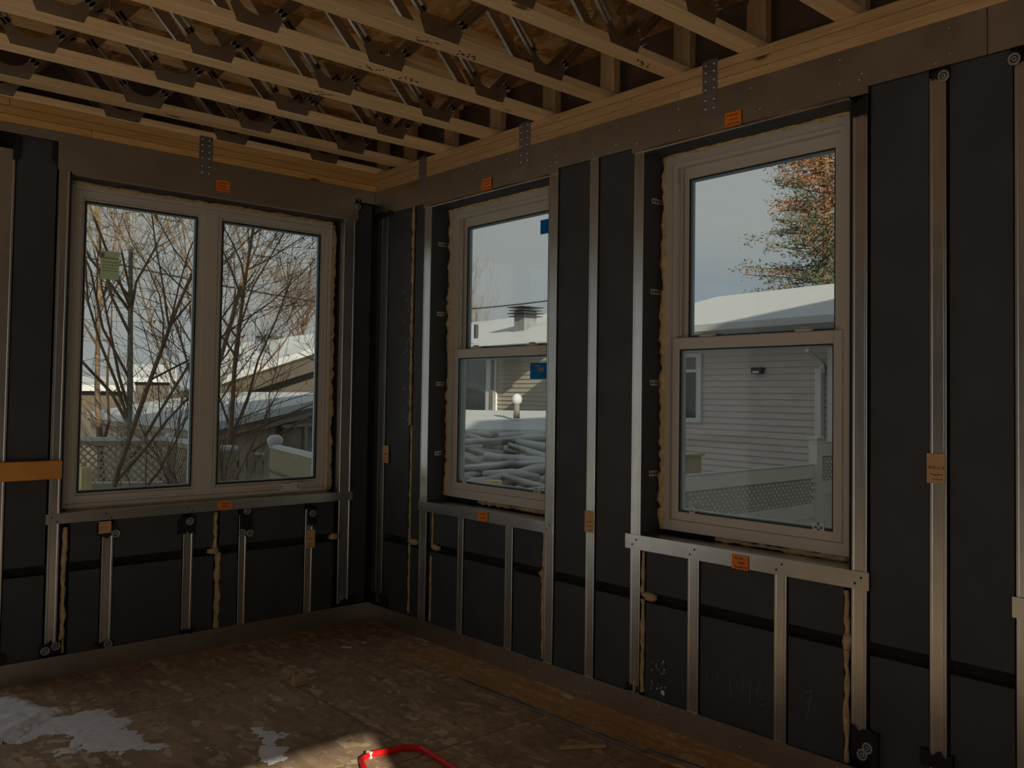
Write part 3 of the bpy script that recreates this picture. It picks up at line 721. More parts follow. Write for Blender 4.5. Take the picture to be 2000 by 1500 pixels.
sticker('A', 192, 216, 1018, 1041, 'tan_paper', 'tan paper label below the casement sill, left short stud', ((.8, .1, .9, .04), (.5, .1, .9, .04), (.3, .1, .7, .04)), name='paper_label', n=-.010, seed=7)
sticker('A', 596, 614, 1035, 1070, 'tan_paper', 'tan paper label on a short stud below the right casement light', T3, name='paper_label', n=-.008, seed=8)
sticker('B', 750, 761, 870, 904, 'tan_paper', 'narrow tan paper label on the stud in the room corner', T3, name='paper_label', n=-.008, seed=9)
sticker('B', 1143, 1160, 998, 1040, 'tan_paper', 'tan paper label on the stud between the two double hung windows', T3, name='paper_label', n=-.004, seed=10)
sticker('B', 1811, 1847, 886, 944, 'tan_paper', 'tan paper label reading WA-114 on the far right stud', ((.27, .15, .8, .045), (.12, .15, .7, .03)), (('WA-114', .52, .016),), name='paper_label', n=-.004, seed=11)
# glass stickers
def gsticker(side, px0, px1, py0, py1, n, mat, label, lines=()):
    f = PA if side == 'A' else PB; k = 0 if side == 'A' else 1
    u0, u1 = f(px0, (py0+py1)/2, n)[k], f(px1, (py0+py1)/2, n)[k]; z0, z1 = f((px0+px1)/2, py1, n)[2], f((px0+px1)/2, py0, n)[2]
    mb = MB(); wb(mb, side, u0, u1, n-.0016, n-.0004, z0, z1); o = mb.build('sticker', mat, None, label=label, cat='sticker')
    a, c = min(u0, u1), max(u0, u1)
    if lines:
        m2 = MB()
        for fz, f0, f1, th in lines: wb(m2, side, a+f0*(c-a), a+f1*(c-a), n-.0022, n-.0017, z0+fz*(z1-z0), z0+(fz+th)*(z1-z0))
        m2.build('lettering', 'bark_grey', o)
gsticker('A', 196, 233, 491, 546, .111, 'pale_paper', 'pale yellow paper sticker with printed lines on the left casement pane', ((.78, .02, .2, .16), (.74, .02, .95, .03), (.6, .08, .9, .02), (.5, .08, .9, .02), (.4, .08, .9, .02), (.3, .08, .9, .02)))
gsticker('B', 1056, 1080, 428, 456, .155, 'blue_film', 'small blue sticker near the top of the narrow window')
gsticker('B', 1036, 1078, 708, 740, .117, 'blue_film', 'larger blue sticker on the lower pane of the narrow window', ((.45, .35, .62, .25), (.75, .55, .8, .12)))
# ------------------------------------------------------------------ things on the floor
def hp(px, py): p = PF(px, py); return (p[0], p[1])
def vnoise(x_, y_, seed):
    def h_(i, j): return (math.sin(i*127.1+j*311.7+seed*74.7)*43758.5453) % 1.0
    i, j = math.floor(x_), math.floor(y_); fx, fy = x_-i, y_-j; fx = fx*fx*(3-2*fx); fy = fy*fy*(3-2*fy)
    return (h_(i, j)*(1-fx)+h_(i+1, j)*fx)*(1-fy)+(h_(i, j+1)*(1-fx)+h_(i+1, j+1)*fx)*fy
def snow_patch(pix, label, hh, seed, amp, step=.0075):
    P = [hp(*q) for q in pix]; xs = [p[0] for p in P]; ys = [p[1] for p in P]
    x0, x1, y0, y1 = min(xs)-.04, max(xs)+.04, min(ys)-.04, max(ys)+.04; nx, ny = int((x1-x0)/step), int((y1-y0)/step)
    def sd(x_, y_):
        ins = False; dm = 9
        for k in range(len(P)):
            (ax, ay), (bx_, by) = P[k], P[(k+1) % len(P)]
            if (ay > y_) != (by > y_) and x_ < (bx_-ax)*(y_-ay)/(by-ay)+ax: ins = not ins
            dx, dy = bx_-ax, by-ay; t_ = max(0, min(1, ((x_-ax)*dx+(y_-ay)*dy)/(dx*dx+dy*dy+1e-9))); dm = min(dm, math.hypot(x_-ax-t_*dx, y_-ay-t_*dy))
        return dm if ins else -dm
    H = {}
    for i in range(nx+1):
        for j in range(ny+1):
            x_, y_ = x0+i*step, y0+j*step
            d_ = sd(x_, y_)+amp*((vnoise(x_*14, y_*14, seed)-.5)*2.2+(vnoise(x_*45, y_*45, seed+1)-.5)*1.4+(vnoise(x_*110, y_*110, seed+2)-.5)*1.0)
            H[i, j] = hh*min(1, max(0, d_)/.06)**.6*(.75+.5*vnoise(x_*22, y_*22, seed+3)) if d_ > 0 else 0
    idx, v, f = {}, [], []
    def vid(i, j):
        if (i, j) not in idx: idx[i, j] = len(v); v.append((x0+i*step, y0+j*step, .0008+H[i, j]))
        return idx[i, j]
    for i in range(nx):
        for j in range(ny):
            if max(H[i, j], H[i+1, j], H[i, j+1], H[i+1, j+1]) > 0 and min(H[i, j], H[i+1, j], H[i, j+1], H[i+1, j+1])+.0 >= 0 and sum(H[q] > 0 for q in ((i, j), (i+1, j), (i, j+1), (i+1, j+1))) >= 2: f.append((vid(i, j), vid(i+1, j), vid(i+1, j+1), vid(i, j+1)))
    return mk('snow_patch', v, f, 'fresh_snow', None, smooth=True, label=label, cat='snow', group='snow on the floor')
snow_patch([(-120, 1350), (0, 1364), (60, 1372), (125, 1388), (95, 1408), (55, 1432), (0, 1458), (-140, 1500)], 'largest drift of snow blown in on the floor at the left edge', .022, 1, .02)
snow_patch([(62, 1430), (112, 1405), (185, 1389), (215, 1402), (262, 1430), (318, 1462), (250, 1463), (245, 1480), (215, 1475), (160, 1470), (100, 1478), (150, 1450), (165, 1433), (120, 1432), (40, 1450)], 'ragged thin tongue of snow reaching out from the left drift', .008, 2, .035)
snow_patch([(500, 1424), (530, 1430), (553, 1438), (545, 1450), (560, 1464), (548, 1480), (530, 1490), (512, 1470)], 'small snow patch by the sunlit area', .006, 3, .025)
# a broad snow drift, added out of view to bounce sunlight onto the ceiling
v_, f_ = [], []; nx_, ny_ = 30, 56; rs = random.Random(77)
for i in range(nx_+1):
    for j in range(ny_+1):
        ex = min(i, nx_-i)/nx_*2; ey = min(j, ny_-j)/ny_*2; e2_ = min(1, min(ex, ey)*5+.0)
        v_.append((-5.75+2.75*i/nx_+.10*math.sin(j*.7), -7.75+5.0*j/ny_+.12*math.sin(i*.9), .001+e2_*(.02+.03*vnoise(i*.3, j*.3, 5))))
for i in range(nx_):
    for j in range(ny_): a = i*(ny_+1)+j; f_.append((a, a+ny_+1, a+ny_+2, a+1))
mk('snow_patch', v_, f_, 'fresh_snow', None, smooth=True, label='broad snow drift added behind the camera to bounce sunlight up', cat='snow', group='snow on the floor')
# bent red steel frame
R0 = [PF(716, 1530), PF(707, 1490), PF(722, 1480), PF(795, 1465), PF(822, 1467), PF(838, 1476), PF(885, 1506), PF(960, 1560)]
red = empty('red_frame', (R0[3][0], R0[3][1], 0), 'bent red painted metal frame lying on the floor at the bottom edge', 'tool frame')
def flat_bar(pts, wd, th, z):
    mb = MB(); n = len(pts); L = []
    for i in range(n):
        d = np.array(pts[min(i+1, n-1)][:2])-np.array(pts[max(i-1, 0)][:2]); d /= np.linalg.norm(d); q = np.array([-d[1], d[0]])*wd/2; p = np.array(pts[i][:2])
        L.append([(*(p-q), z), (*(p+q), z), (*(p+q), z+th), (*(p-q), z+th)])
    for i in range(n): mb.v += L[i]
    for i in range(n-1):
        a = i*4
        for k in range(4): mb.f.append((a+k, a+(k+1) % 4, a+4+(k+1) % 4, a+4+k))
    mb.f += [(3, 2, 1, 0), tuple(4*(n-1)+k for k in range(4))]
    return mb
flat_bar(R0, .020, .022, .001).build('bar', 'red_paint', red, bevel=.006)
p0, p1 = PF(719, 1481.5), PF(723.5, 1479.5); flat_bar([p0, p1], .0225, .0235, .0005).build('band', 'white_band', red)
# long steel rods
def rod(pa, pb, label, wd=.016):
    a, c = np.array(pa), np.array(pb); d = (c-a)/np.linalg.norm(c-a); q = np.array([-d[1], d[0], 0])
    mb = MB()
    for o0, o1, h_ in ((-wd/2, wd/2, .002), (-wd/2, -wd/2+.003, .014), (wd/2-.003, wd/2, .014)):
        v = [];
        for z in (.0006, h_):
            v += [tuple(a+q*o0+[0, 0, z]), tuple(a+q*o1+[0, 0, z]), tuple(c+q*o1+[0, 0, z]), tuple(c+q*o0+[0, 0, z])]
        mb.add(v, BF)
    return mb.build('steel_channel', 'galvanized', None, label=label, cat='metal strip', group='steel channels on the floor')
rod(PF(892, 1328), PF(1255, 1473), 'long thin steel channel on the floor, far one parallel to the right wall')
rod(PF(1262, 1469), PF(1560, 1570), 'thin steel channel on the floor, nearer one running out of the bottom edge', .022)
# offcuts and chips
def offcut(pa, pb, wd, th, mat, label):
    a, c = np.array(pa), np.array(pb); d = (c-a)/np.linalg.norm(c-a); q = np.array([-d[1], d[0], 0])*wd/2; rs = random.Random(int(abs(pa[0])*1e4)); v = []
    for z in (.0004, th):
        for p in (a-q, a+q, c+q, c-q): v.append(tuple(p+np.array([rs.uniform(-.1, .1)*wd, rs.uniform(-.1, .1)*wd, z])))
    return mk('wood_offcut', v, BF, mat, None, bevel=.001, label=label, cat='wood scrap', group='offcuts on the floor')
offcut(PF(1092, 1463), PF(1183, 1459), .02, .012, 'scrap_wood', 'longest wooden stick lying on the floor near the steel channels')
offcut(PF(250, 1356), PF(271, 1349), .014, .008, 'scrap_wood', 'short wooden stick on the floor right of the snow drift')
offcut(PF(931, 1299), PF(955, 1296), .012, .006, 'scrap_wood', 'dark chip of wood beside the floor track')
offcut(PF(1100, 1356), PF(1118, 1366), .03, .003, 'tag_white', 'pale torn scrap on the clean floor strip')
offcut(PF(669, 1264), PF(687, 1266), .02, .006, 'tag_white', 'small pale scrap on the floor below the casement window')
offcut(PF(706, 1255), PF(716, 1257), .014, .005, 'tag_white', 'smallest pale scrap on the floor near the corner')
blk = empty('wood_block', tuple(PF(585, 1338)), 'small split wooden block standing on the floor', 'wood scrap')
p = PF(585, 1338)
mb = MB().hexa([(p[0]-.034, p[1]-.02, .0005), (p[0]-.03, p[1]+.03, .0005), (p[0]+.03, p[1]+.026, .0005), (p[0]+.032, p[1]-.022, .0005), (p[0]-.032, p[1]-.018, .042), (p[0]-.030, p[1]+.026, .038), (p[0]+.024, p[1]+.024, .050), (p[0]+.030, p[1]-.020, .040)])
mb.build('block', 'scrap_wood', blk, bevel=.003)
MB().hexa([(p[0]-.032, p[1]-.01, .040), (p[0]-.034, p[1]+.01, .040), (p[0]-.016, p[1]+.01, .040), (p[0]-.014, p[1]-.008, .040), (p[0]-.036, p[1]-.004, .075), (p[0]-.036, p[1]+.004, .075), (p[0]-.03, p[1]+.004, .07), (p[0]-.03, p[1]-.004, .07)]).build('splinter', 'scrap_wood', blk)
rs = random.Random(9); mb = MB()
for k in range(230):
    if k < 120: q = PF(rs.uniform(150, 1250), rs.uniform(1300, 1500))
    else: q = PF(rs.uniform(0, 700), rs.uniform(1380, 1500))
    if q[0] > -.01 or q[1] > -.03 or (q[0] < -1.15 and q[1] > -1.75): continue
    L = rs.uniform(.006, .04); an = rs.uniform(0, 6.28); d = np.array([math.cos(an), math.sin(an), 0])*L/2; s = np.array([-d[1], d[0], 0])*rs.uniform(.04, .12)
    b0 = np.array([q[0], q[1], .0006]); mb.add([b0-d-s, b0+d-s, b0+d+s, b0-d+s, b0-d-s+[0, 0, .0015], b0+d-s+[0, 0, .0015], b0+d+s+[0, 0, .0015], b0-d+s+[0, 0, .0015]], BF)
mb.build('wood_shavings', 'scrap_wood', None, label='pale wood shavings and splinters scattered over the floor', cat='shavings', kind='stuff')

# ------------------------------------------------------------------ outside
GZ = -1.25
rs = random.Random(2); mb = MB(); n = 46; S = 150
for i in range(n+1):
    for j in range(n+1):
        x_, y_ = -60+S*i/n, -60+S*j/n; mb.v.append((x_, y_, GZ+rs.uniform(-.06, .06)*(0 if -9 < x_ < 3 and -11 < y_ < 3 else 1)))
for i in range(n):
    for j in range(n): a = i*(n+1)+j; mb.f.append((a, a+n+1, a+n+2, a+1))
mb.build('ground', 'snow', None, smooth=True, kind='structure', label='snow covered ground around the house')

def V3(p): return np.array(p, float)
UP = V3((0, 0, 1))
def slab(mb, a, c, z0, z1, th):            # vertical slab along a->c (plan), centred
    a, c = V3(a), V3(c); d = c-a; d[2] = 0; L = np.linalg.norm(d); d /= L; q = V3((-d[1], d[0], 0))*th/2
    v = []
    for z in (z0, z1):
        for p in (a-q, a+q, c+q, c-q): v.append((p[0], p[1], z))
    return mb.add(v, BF)
def lattice_mesh(a, c, z0, z1, pitch, wd, th=.012):
    a, c = V3(a), V3(c); d = c-a; d[2] = 0; L = np.linalg.norm(d); d /= L; q = V3((-d[1], d[0], 0)); H = z1-z0; mb = MB()
    for s, off in ((1, 0), (-1, th)):
        k = -H
        while k < L+H:
            t0, t1 = (k, k+H) if s == 1 else (k+H, k)
            lo, hi = 0.0, 1.0
            for lim, sg in ((0, 1), (L, -1)):       # clip the strip to the panel
                f0, f1 = sg*(t0-lim), sg*(t1-lim)
                if f0 < 0 and f1 < 0: lo = 2
                elif f0 < 0: lo = max(lo, f0/(f0-f1))
                elif f1 < 0: hi = min(hi, f0/(f0-f1))
            if lo < hi-.02:
                v = []
                for oo in (off, off+th):
                    for f, w_ in ((lo, -1), (lo, 1), (hi, 1), (hi, -1)):
                        tt = t0+(t1-t0)*f; v.append(tuple(V3((a[0], a[1], 0))+d*(tt+w_*wd*.7)+q*oo+UP*(z0+H*f)))
                mb.add(v, BF)
            k += pitch
    return mb
# trees ---------------------------------------------------------------
def grow(mbs, p, d, L, r, lev, maxlev, rs, spread, up, kids, leaves=None, n=5):
    pts = [p]; rad = [r]; seg = 5 if lev < 2 else 3; d = d/np.linalg.norm(d)
    for i in range(seg):
        d = d + V3((rs.gauss(0, 1), rs.gauss(0, 1), rs.gauss(0, .6)))*(.06 if lev == 0 else .13) + UP*up*(.3 if lev else .1); d /= np.linalg.norm(d)
        p = p+d*L/seg; pts.append(p); rad.append(max(.0024, r*(1-.7*(i+1)/seg)))
    mbs[0 if lev == 0 else 1].tube(pts, rad, n if lev < 2 else 3, cap=False)
    if lev >= maxlev:
        if leaves is not None and rs.random() < leaves:
            q = pts[-1]; s = .028
            mbs[2].add([q+V3((rs.uniform(-s, s), rs.uniform(-s, s), rs.uniform(-s, s))) for _ in range(3)], [(0, 1, 2)])
        return
    for k in range(kids[lev]):
        f = rs.uniform(.25 if lev else .18, 1.0); i = min(seg-1, int(f*seg)); q = pts[i]+(pts[i+1]-pts[i])*(f*seg-i)
        ax = V3((rs.gauss(0, 1), rs.gauss(0, 1), rs.gauss(0, .4))); ax -= d*np.dot(ax, d); ax /= np.linalg.norm(ax)
        a = spread*rs.uniform(.6, 1.25); nd_ = d*math.cos(a)+ax*math.sin(a)
        grow(mbs, q, nd_, L*rs.uniform(.42, .72)*(1.1-.45*f), max(.003, rad[i]*.5), lev+1, maxlev, rs, spread, up, kids, leaves)
def bare_tree(px, D, Hm, r, seed, label, lean=(0, 0), maxlev=4, kids=(9, 4, 4, 2), spread=.6, up=.25, leaves=.12, mat='bark', base_z=None, group='bare trees in the yard'):
    b0 = PD(px, 900, D); b0[2] = GZ-.05 if base_z is None else base_z; rs = random.Random(seed)
    T = empty('bare_tree', tuple(b0), label, 'tree', group); mbs = [MB(), MB(), MB()]
    grow(mbs, b0, V3((lean[0], lean[1], 1)), Hm, r, 0, maxlev, rs, spread, up, kids, leaves)
    mbs[0].build('trunk', mat, T, smooth=True); mbs[1].build('branches', 'twig', T)
    if mbs[2].v: mbs[2].build('leaves', 'dead_leaf', T)
cr_, cu_ = vr0, V3((vf[0], vf[1], 0))/np.hypot(vf[0], vf[1])
def ln(side, depth=0): v = cr_*side+cu_*depth; return (v[0], v[1])
bare_tree(240, 14.5, 6.5, .062, 1, 'straight grey barked tree in the middle of the left casement pane', ln(-.01), kids=(11, 5, 5, 4), mat='bark_grey', spread=.5, up=.3)
bare_tree(318, 16, 6.5, .06, 2, 'bare brown tree leaning right in the left casement pane', ln(.13), kids=(10, 5, 5, 4), spread=.6)
bare_tree(168, 10.5, 4.6, .042, 3, 'bare tree at the left edge of the casement, its branches crossing the fence', ln(.16), kids=(8, 5, 5, 4), spread=.7)
bare_tree(327, 10.8, 2.6, .022, 4, 'young sapling in front of the lattice fence', ln(0), maxlev=3, kids=(9, 5, 3), spread=.75, leaves=.05, mat='bark_grey')
bare_tree(425, 11, 3.3, .028, 5, 'slender leaning tree in the right casement pane', ln(.13), maxlev=3, kids=(9, 5, 4), spread=.5, leaves=.25, mat='bark_grey')
bare_tree(402, 13.5, 5.4, .05, 6, 'tree behind the casement mullion sending long twigs to the right', ln(.10), kids=(11, 5, 5, 4), spread=.8, up=.12)
bare_tree(205, 22, 7.0, .08, 7, 'bare tree further back at the left of the casement', ln(-.05), kids=(8, 4, 3, 2), spread=.6)
bare_tree(372, 24, 7.5, .09, 8, 'bare tree further back beside the casement mullion', ln(.03), kids=(8, 4, 3, 2), spread=.6)
bare_tree(590, 42, 6.5, .12, 9, 'dense bushy tree beyond the snowy roofs at the right of the casement', ln(0), kids=(26, 9, 6, 4), spread=.75, leaves=0)
bare_tree(932, 48, 7.4, .07, 10, 'faint bare poplar beyond the roof in the narrow window', ln(0), kids=(16, 5, 4, 2), spread=.25, up=.5, leaves=0)
# houses ----------------------------------------------------------------
def plane_roof(name, pts, th, par, mat='snow'):
    pts = [V3(p) for p in pts]; return MB().prism(pts, (0, 0, 0), (0, 0, th)).build(name, mat, par)
# shed behind the fence: one broad snowy slope
Nn = PD(400, 846, 16); Ll = PD(170, 816, 16); Ll = CAM+(Ll-CAM)*((CAM[2]-Nn[2])/(CAM[2]-Ll[2])); Rr = PD(640, 789, 19.5)
e_ = Rr-Nn; k_ = 1.22
shed = empty('garden_shed', (Nn[0], Nn[1], GZ), 'brown shed behind the fence with a broad snow covered roof, seen through the casement', 'shed')
plane_roof('snow_cover', [Nn, Nn+e_*k_, Ll+e_*k_, Ll], .14, shed)
plane_roof('roof_deck', [Nn-UP*.10, Nn+e_*k_-UP*.10, Ll+e_*k_-UP*.10, Ll-UP*.10], .09, shed, 'house_brown')
inn = lambda p, q, f: p+(q-p)*f
mb = MB(); c1, c2, c3 = inn(Nn, Ll, .05)+e_*.06, Ll+e_*.06, Nn+e_*k_
slab(mb, inn(Nn, Ll, .06)+e_*.05, Ll+e_*.05, GZ, Nn[2]-.05, .1)
v = []
for p in (Nn+e_*.06+(Ll-Nn)*.03, Nn+e_*(k_*.98)+(Ll-Nn)*.03):
    v.append(p)
a, c = v; q = V3((-(c-a)[1], (c-a)[0], 0)); q /= np.linalg.norm(q); q *= .08
mb.add([(*(a-q)[:2], GZ), (*(a+q)[:2], GZ), (*(c+q)[:2], GZ), (*(c-q)[:2], GZ), (*(a-q)[:2], a[2]-.12), (*(a+q)[:2], a[2]-.12), (*(c+q)[:2], c[2]-.12), (*(c-q)[:2], c[2]-.12)], BF)
mb.build('wall', 'house_brown', shed)
mb = MB(); a, c = Nn, Nn+e_*k_; mb.add([tuple(a-UP*.18), tuple(a-UP*.18+q*.3), tuple(c-UP*.18+q*.3), tuple(c-UP*.18), tuple(a-UP*.01), tuple(a-UP*.01+q*.3), tuple(c-UP*.01+q*.3), tuple(c-UP*.01)], BF)
mb.build('fascia', 'house_grey', shed)
a = inn(Nn, Nn+e_, .55)+(Ll-Nn)*.02; c = inn(Nn, Nn+e_, .95)+(Ll-Nn)*.02
mb = MB(); slab(mb, a-q*1.4, c-q*1.4, .25, .72, .05); mb.build('window', 'dark_glass', shed)
mb = MB(); slab(mb, inn(a, c, .48)-q*1.8, inn(a, c, .54)-q*1.8, .2, .75, .06); slab(mb, a-q*1.8, c-q*1.8, .70, .76, .06); slab(mb, a-q*1.8, c-q*1.8, .18, .24, .06); mb.build('window_frame', 'house_grey', shed)
# neighbour house with chimney (casement right pane)
hN = PD(395, 762, 27); hR = PD(660, 676, 31); hT = PD(660, 655, 37); hL = PD(395, 690, 37)
nh = empty('neighbour_house', (hN[0], hN[1], GZ), 'low brown house with a square chimney on its snowy roof, seen through the casement', 'house')
plane_roof('snow_cover', [hN, hR, hT, hL], .2, nh); plane_roof('roof_deck', [hN-UP*.1, hR-UP*.1, hT-UP*.1, hL-UP*.1], .09, nh, 'far_brown')
mb = MB(); d_ = hR-hN; q2 = V3((-d_[1], d_[0], 0)); q2 /= np.linalg.norm(q2)
mb.add([tuple(hN-UP*.45), tuple(hN-UP*.45+q2*.1), tuple(hR-UP*.6+q2*.1), tuple(hR-UP*.6), tuple(hN-UP*.02), tuple(hN-UP*.02+q2*.1), tuple(hR-UP*.02+q2*.1), tuple(hR-UP*.02)], BF); mb.build('fascia', 'far_brown', nh)
mb = MB(); a, c = hN+q2*.5, hR+q2*.5; mb.add([(*a[:2], GZ), (*(a+q2)[:2], GZ), (*(c+q2)[:2], GZ), (*c[:2], GZ), tuple(a-UP*.2), tuple(a+q2-UP*.2), tuple(c+q2-UP*.2), tuple(c-UP*.2)], BF); mb.build('wall', 'far_brown', nh)
ch = PD(526, 686, 32.5); mb = MB().box(ch[0]-.22, ch[0]+.22, ch[1]-.22, ch[1]+.22, ch[2]-.3, ch[2]+.45); ck = mb.build('chimney', 'chimney_metal', nh)
MB().box(ch[0]-.34, ch[0]+.34, ch[1]-.34, ch[1]+.34, ch[2]+.45, ch[2]+.52).build('chimney_cap', 'dark_metal', ck)
def far_house(px0, px1, py_e, py_r, D, label):
    a, c = PD(px0, py_e, D), PD(px1, py_e, D); zc = (a[2]+c[2])/2; a[2] = c[2] = zc; d = (c-a)/np.linalg.norm(c-a); q = V3((-d[1], d[0], 0)); zr = PD((px0+px1)/2, py_r, D+3)[2]
    H = empty('distant_house', (*(a+c)[:2]/2, GZ), label, 'house', 'far houses'); ms = MB()
    b0, b1 = a+q*.4, c+q*.4; f0, f1 = a+q*5.6, c+q*5.6
    ms.add([(*b0[:2], GZ), (*f0[:2], GZ), (*f1[:2], GZ), (*b1[:2], GZ), (*b0[:2], zc), (*f0[:2], zc), (*f1[:2], zc), (*b1[:2], zc)], BF); ms.build('wall', 'far_brown', H)
    m0, m1 = a+q*3-d*.3, c+q*3+d*.3; m0[2] = m1[2] = zr; a2, c2 = a-d*.3, c+d*.3; e0, e1 = a2+q*6, c2+q*6
    MB().add([tuple(a2), tuple(c2), tuple(m1), tuple(m0), tuple(e0), tuple(e1), tuple(a2-UP*.2), tuple(c2-UP*.2), tuple(e0-UP*.2), tuple(e1-UP*.2)], [(0, 1, 2, 3), (3, 2, 5, 4), (6, 7, 1, 0), (0, 3, 4), (1, 5, 2), (0, 4, 8, 6), (1, 7, 9, 5)]).build('snowy_roof', 'snow', H)
far_house(120, 245, 752, 735, 34, 'distant low house with a snowy roof at the left of the casement')
far_house(262, 332, 738, 712, 46, 'distant house with a snowy roof behind the trees in the left casement pane')
# sided houses through the double hung windows -------------------------------
WD = V3((math.sin(math.radians(6.0)), math.cos(math.radians(6.0)), 0)); WQ = V3((WD[1], -WD[0], 0))     # along the wall / away from us
def on_wall(px, py, P, off=0.0):
    d = ray(px, py); nrm = WQ; t = np.dot(P-WQ*off-CAM, nrm)/np.dot(d, nrm); return CAM+t*d
def sided_house(P, s0, s1, z_e, lap, mat, label, roof_rise, depth, gap=None):
    H = empty('sided_house', (*(P+WD*(s0+s1)/2)[:2], GZ), label, 'house')
    mb = MB(); a, c = P+WD*s0, P+WD*s1
    pq = [a+WQ*.03, c+WQ*.03, c+WQ*depth, a+WQ*depth]; mb.prism([(p[0], p[1], GZ) for p in pq], (0, 0, 0), (0, 0, z_e-GZ)); mb.build('wall_core', mat, H)
    z = -.95; first = None
    while z < z_e-.05:
        v = []
        for s in (a, c):
            for off, zz in ((-.006, z), (-.018, z+.004), (0.0, z+lap), (.012, z+lap)): v.append(tuple(V3((s[0], s[1], 0))+WQ*off+UP*zz))
        if first is None:
            first = mk('siding_board', v, [(0, 1, 2, 3), (7, 6, 5, 4), (0, 4, 5, 1), (1, 5, 6, 2), (2, 6, 7, 3)], mat, H); z00 = z
        else: o = first.copy(); COL.objects.link(o); o.name = 'siding_board'; o.location = (0, 0, z-z00)
        z += lap
    ov = .45; r0, r1 = a-WD*.3-WQ*ov, c+WD*.3-WQ*ov; m0, m1 = a-WD*.3+WQ*depth/2, c+WD*.3+WQ*depth/2; k0, k1 = a-WD*.3+WQ*(depth+ov), c+WD*.3+WQ*(depth+ov)
    def zz(p, z): return (p[0], p[1], z)
    zr = z_e+roof_rise
    MB().add([zz(r0, z_e-.05), zz(r1, z_e-.05), zz(m1, zr), zz(m0, zr), zz(k0, z_e-.05), zz(k1, z_e-.05), zz(r0, z_e+.10), zz(r1, z_e+.10), zz(m1, zr+.16), zz(m0, zr+.16), zz(k0, z_e+.1), zz(k1, z_e+.1)],
             [(0, 1, 2, 3), (3, 2, 5, 4), (6, 7, 8, 9), (9, 8, 11, 10), (0, 1, 7, 6), (0, 3, 9, 6), (3, 4, 10, 9), (1, 2, 8, 7), (2, 5, 11, 8), (4, 5, 11, 10)]).build('snowy_roof', 'snow', H)
    g = MB(); slab(g, r0-WQ*.05, r1-WQ*.05, z_e-.13, z_e-.02, .10); g.build('gutter', 'house_grey', H)
    return H
P3 = PD(1490, 700, 14.0); P3[2] = 0
s3 = float(np.dot(on_wall(1175, 700, P3)-P3, WD)); H3 = sided_house(P3, -7, s3, 2.46, .1, 'siding_pink', 'house with pinkish lap siding and a downspout, filling the right window', 1.0, 7)
def wall_rect(mb, P, px0, px1, py0, py1, o0, o1):
    a, c = on_wall(px0, (py0+py1)/2, P), on_wall(px1, (py0+py1)/2, P); z0, z1 = on_wall((px0+px1)/2, py1, P)[2], on_wall((px0+px1)/2, py0, P)[2]
    v = []
    for z in (z0, z1):
        for p, o in ((a, o0), (a, o1), (c, o1), (c, o0)): q_ = p-WQ*o; v.append((q_[0], q_[1], z))
    return mb.add(v, BF)
w3 = wall_rect(MB(), P3, 1290, 1373, 692, 824, 0, .05).build('window', 'trim_white', H3); wall_rect(MB(), P3, 1298, 1363, 728, 815, .05, .055).build('pane', 'dark_glass', w3); wall_rect(MB(), P3, 1298, 1363, 699, 722, .05, .056).build('pane', 'house_grey', w3)
lf = wall_rect(MB(), P3, 1475, 1494, 718, 730, 0, .10).build('wall_light', 'dark_metal', H3); wall_rect(MB(), P3, 1478, 1491, 725, 729, .10, .11).build('lens', 'trim_white', lf)
mb = MB().tube([on_wall(1576, 684, P3, .35), on_wall(1590, 696, P3, .18), on_wall(1606, 712, P3, .06), on_wall(1606, 728, P3, .06)], .045, 4); wall_rect(mb, P3, 1600, 1612, 720, 905, .02, .11); mb.build('downspout', 'trim_white', H3)
wall_rect(MB(), P3, 1618, 1628, 680, 905, 0, .03).build('corner_trim', 'trim_white', H3)
ub = PD(1340, 904, 10.8)
U_ = MB().box(ub[0]-.25, ub[0]+.05, ub[1]-.2, ub[1]+.1, ub[2]-.12, ub[2]+.10).box(ub[0]-.28, ub[0]+.08, ub[1]-.23, ub[1]+.13, ub[2]+.10, ub[2]+.125).box(ub[0]-.14, ub[0]-.06, ub[1]-.1, ub[1]-.02, GZ, ub[2]-.12)
U_.build('bird_box', 'utility_box', None, label='small tan box on a post behind the vinyl fence', cat='box')
P2 = PD(1015, 700, 20.5); P2[2] = 0
s2_ = float(np.dot(on_wall(1085, 700, P2)-P2, WD)); H2 = sided_house(P2, s2_, 9, 2.44, .1, 'siding_tan', 'house with tan lap siding and a finned roof vent, in the narrow window', 1.1, 6)
dr = wall_rect(MB(), P2, 890, 972, 694, 815, 0, .05).build('patio_door', 'trim_white', H2); wall_rect(MB(), P2, 894, 952, 698, 800, .05, .056).build('pane', 'dark_glass', dr); wall_rect(MB(), P2, 963, 968, 690, 812, .05, .075).build('door_post', 'house_grey', dr)
vt = PD(1026, 630, 22.3); mb = MB().box(vt[0]-.2, vt[0]+.2, vt[1]-.2, vt[1]+.2, vt[2]-.35, vt[2]+.28); vv_ = mb.build('roof_vent', 'chimney_metal', H2)
mb = MB()
for k in range(4): z = vt[2]+.14+.075*k; s = .30+.03*(k % 2); mb.box(vt[0]-s, vt[0]+s, vt[1]-s, vt[1]+s, z, z+.022)
mb.build('vent_fin', 'dark_metal', vv_)
vt = PD(930, 645, 21.8); MB().box(vt[0]-.04, vt[0]+.04, vt[1]-.04, vt[1]+.04, vt[2]-.2, vt[2]+.14).build('vent_pipe', 'dark_metal', H2)
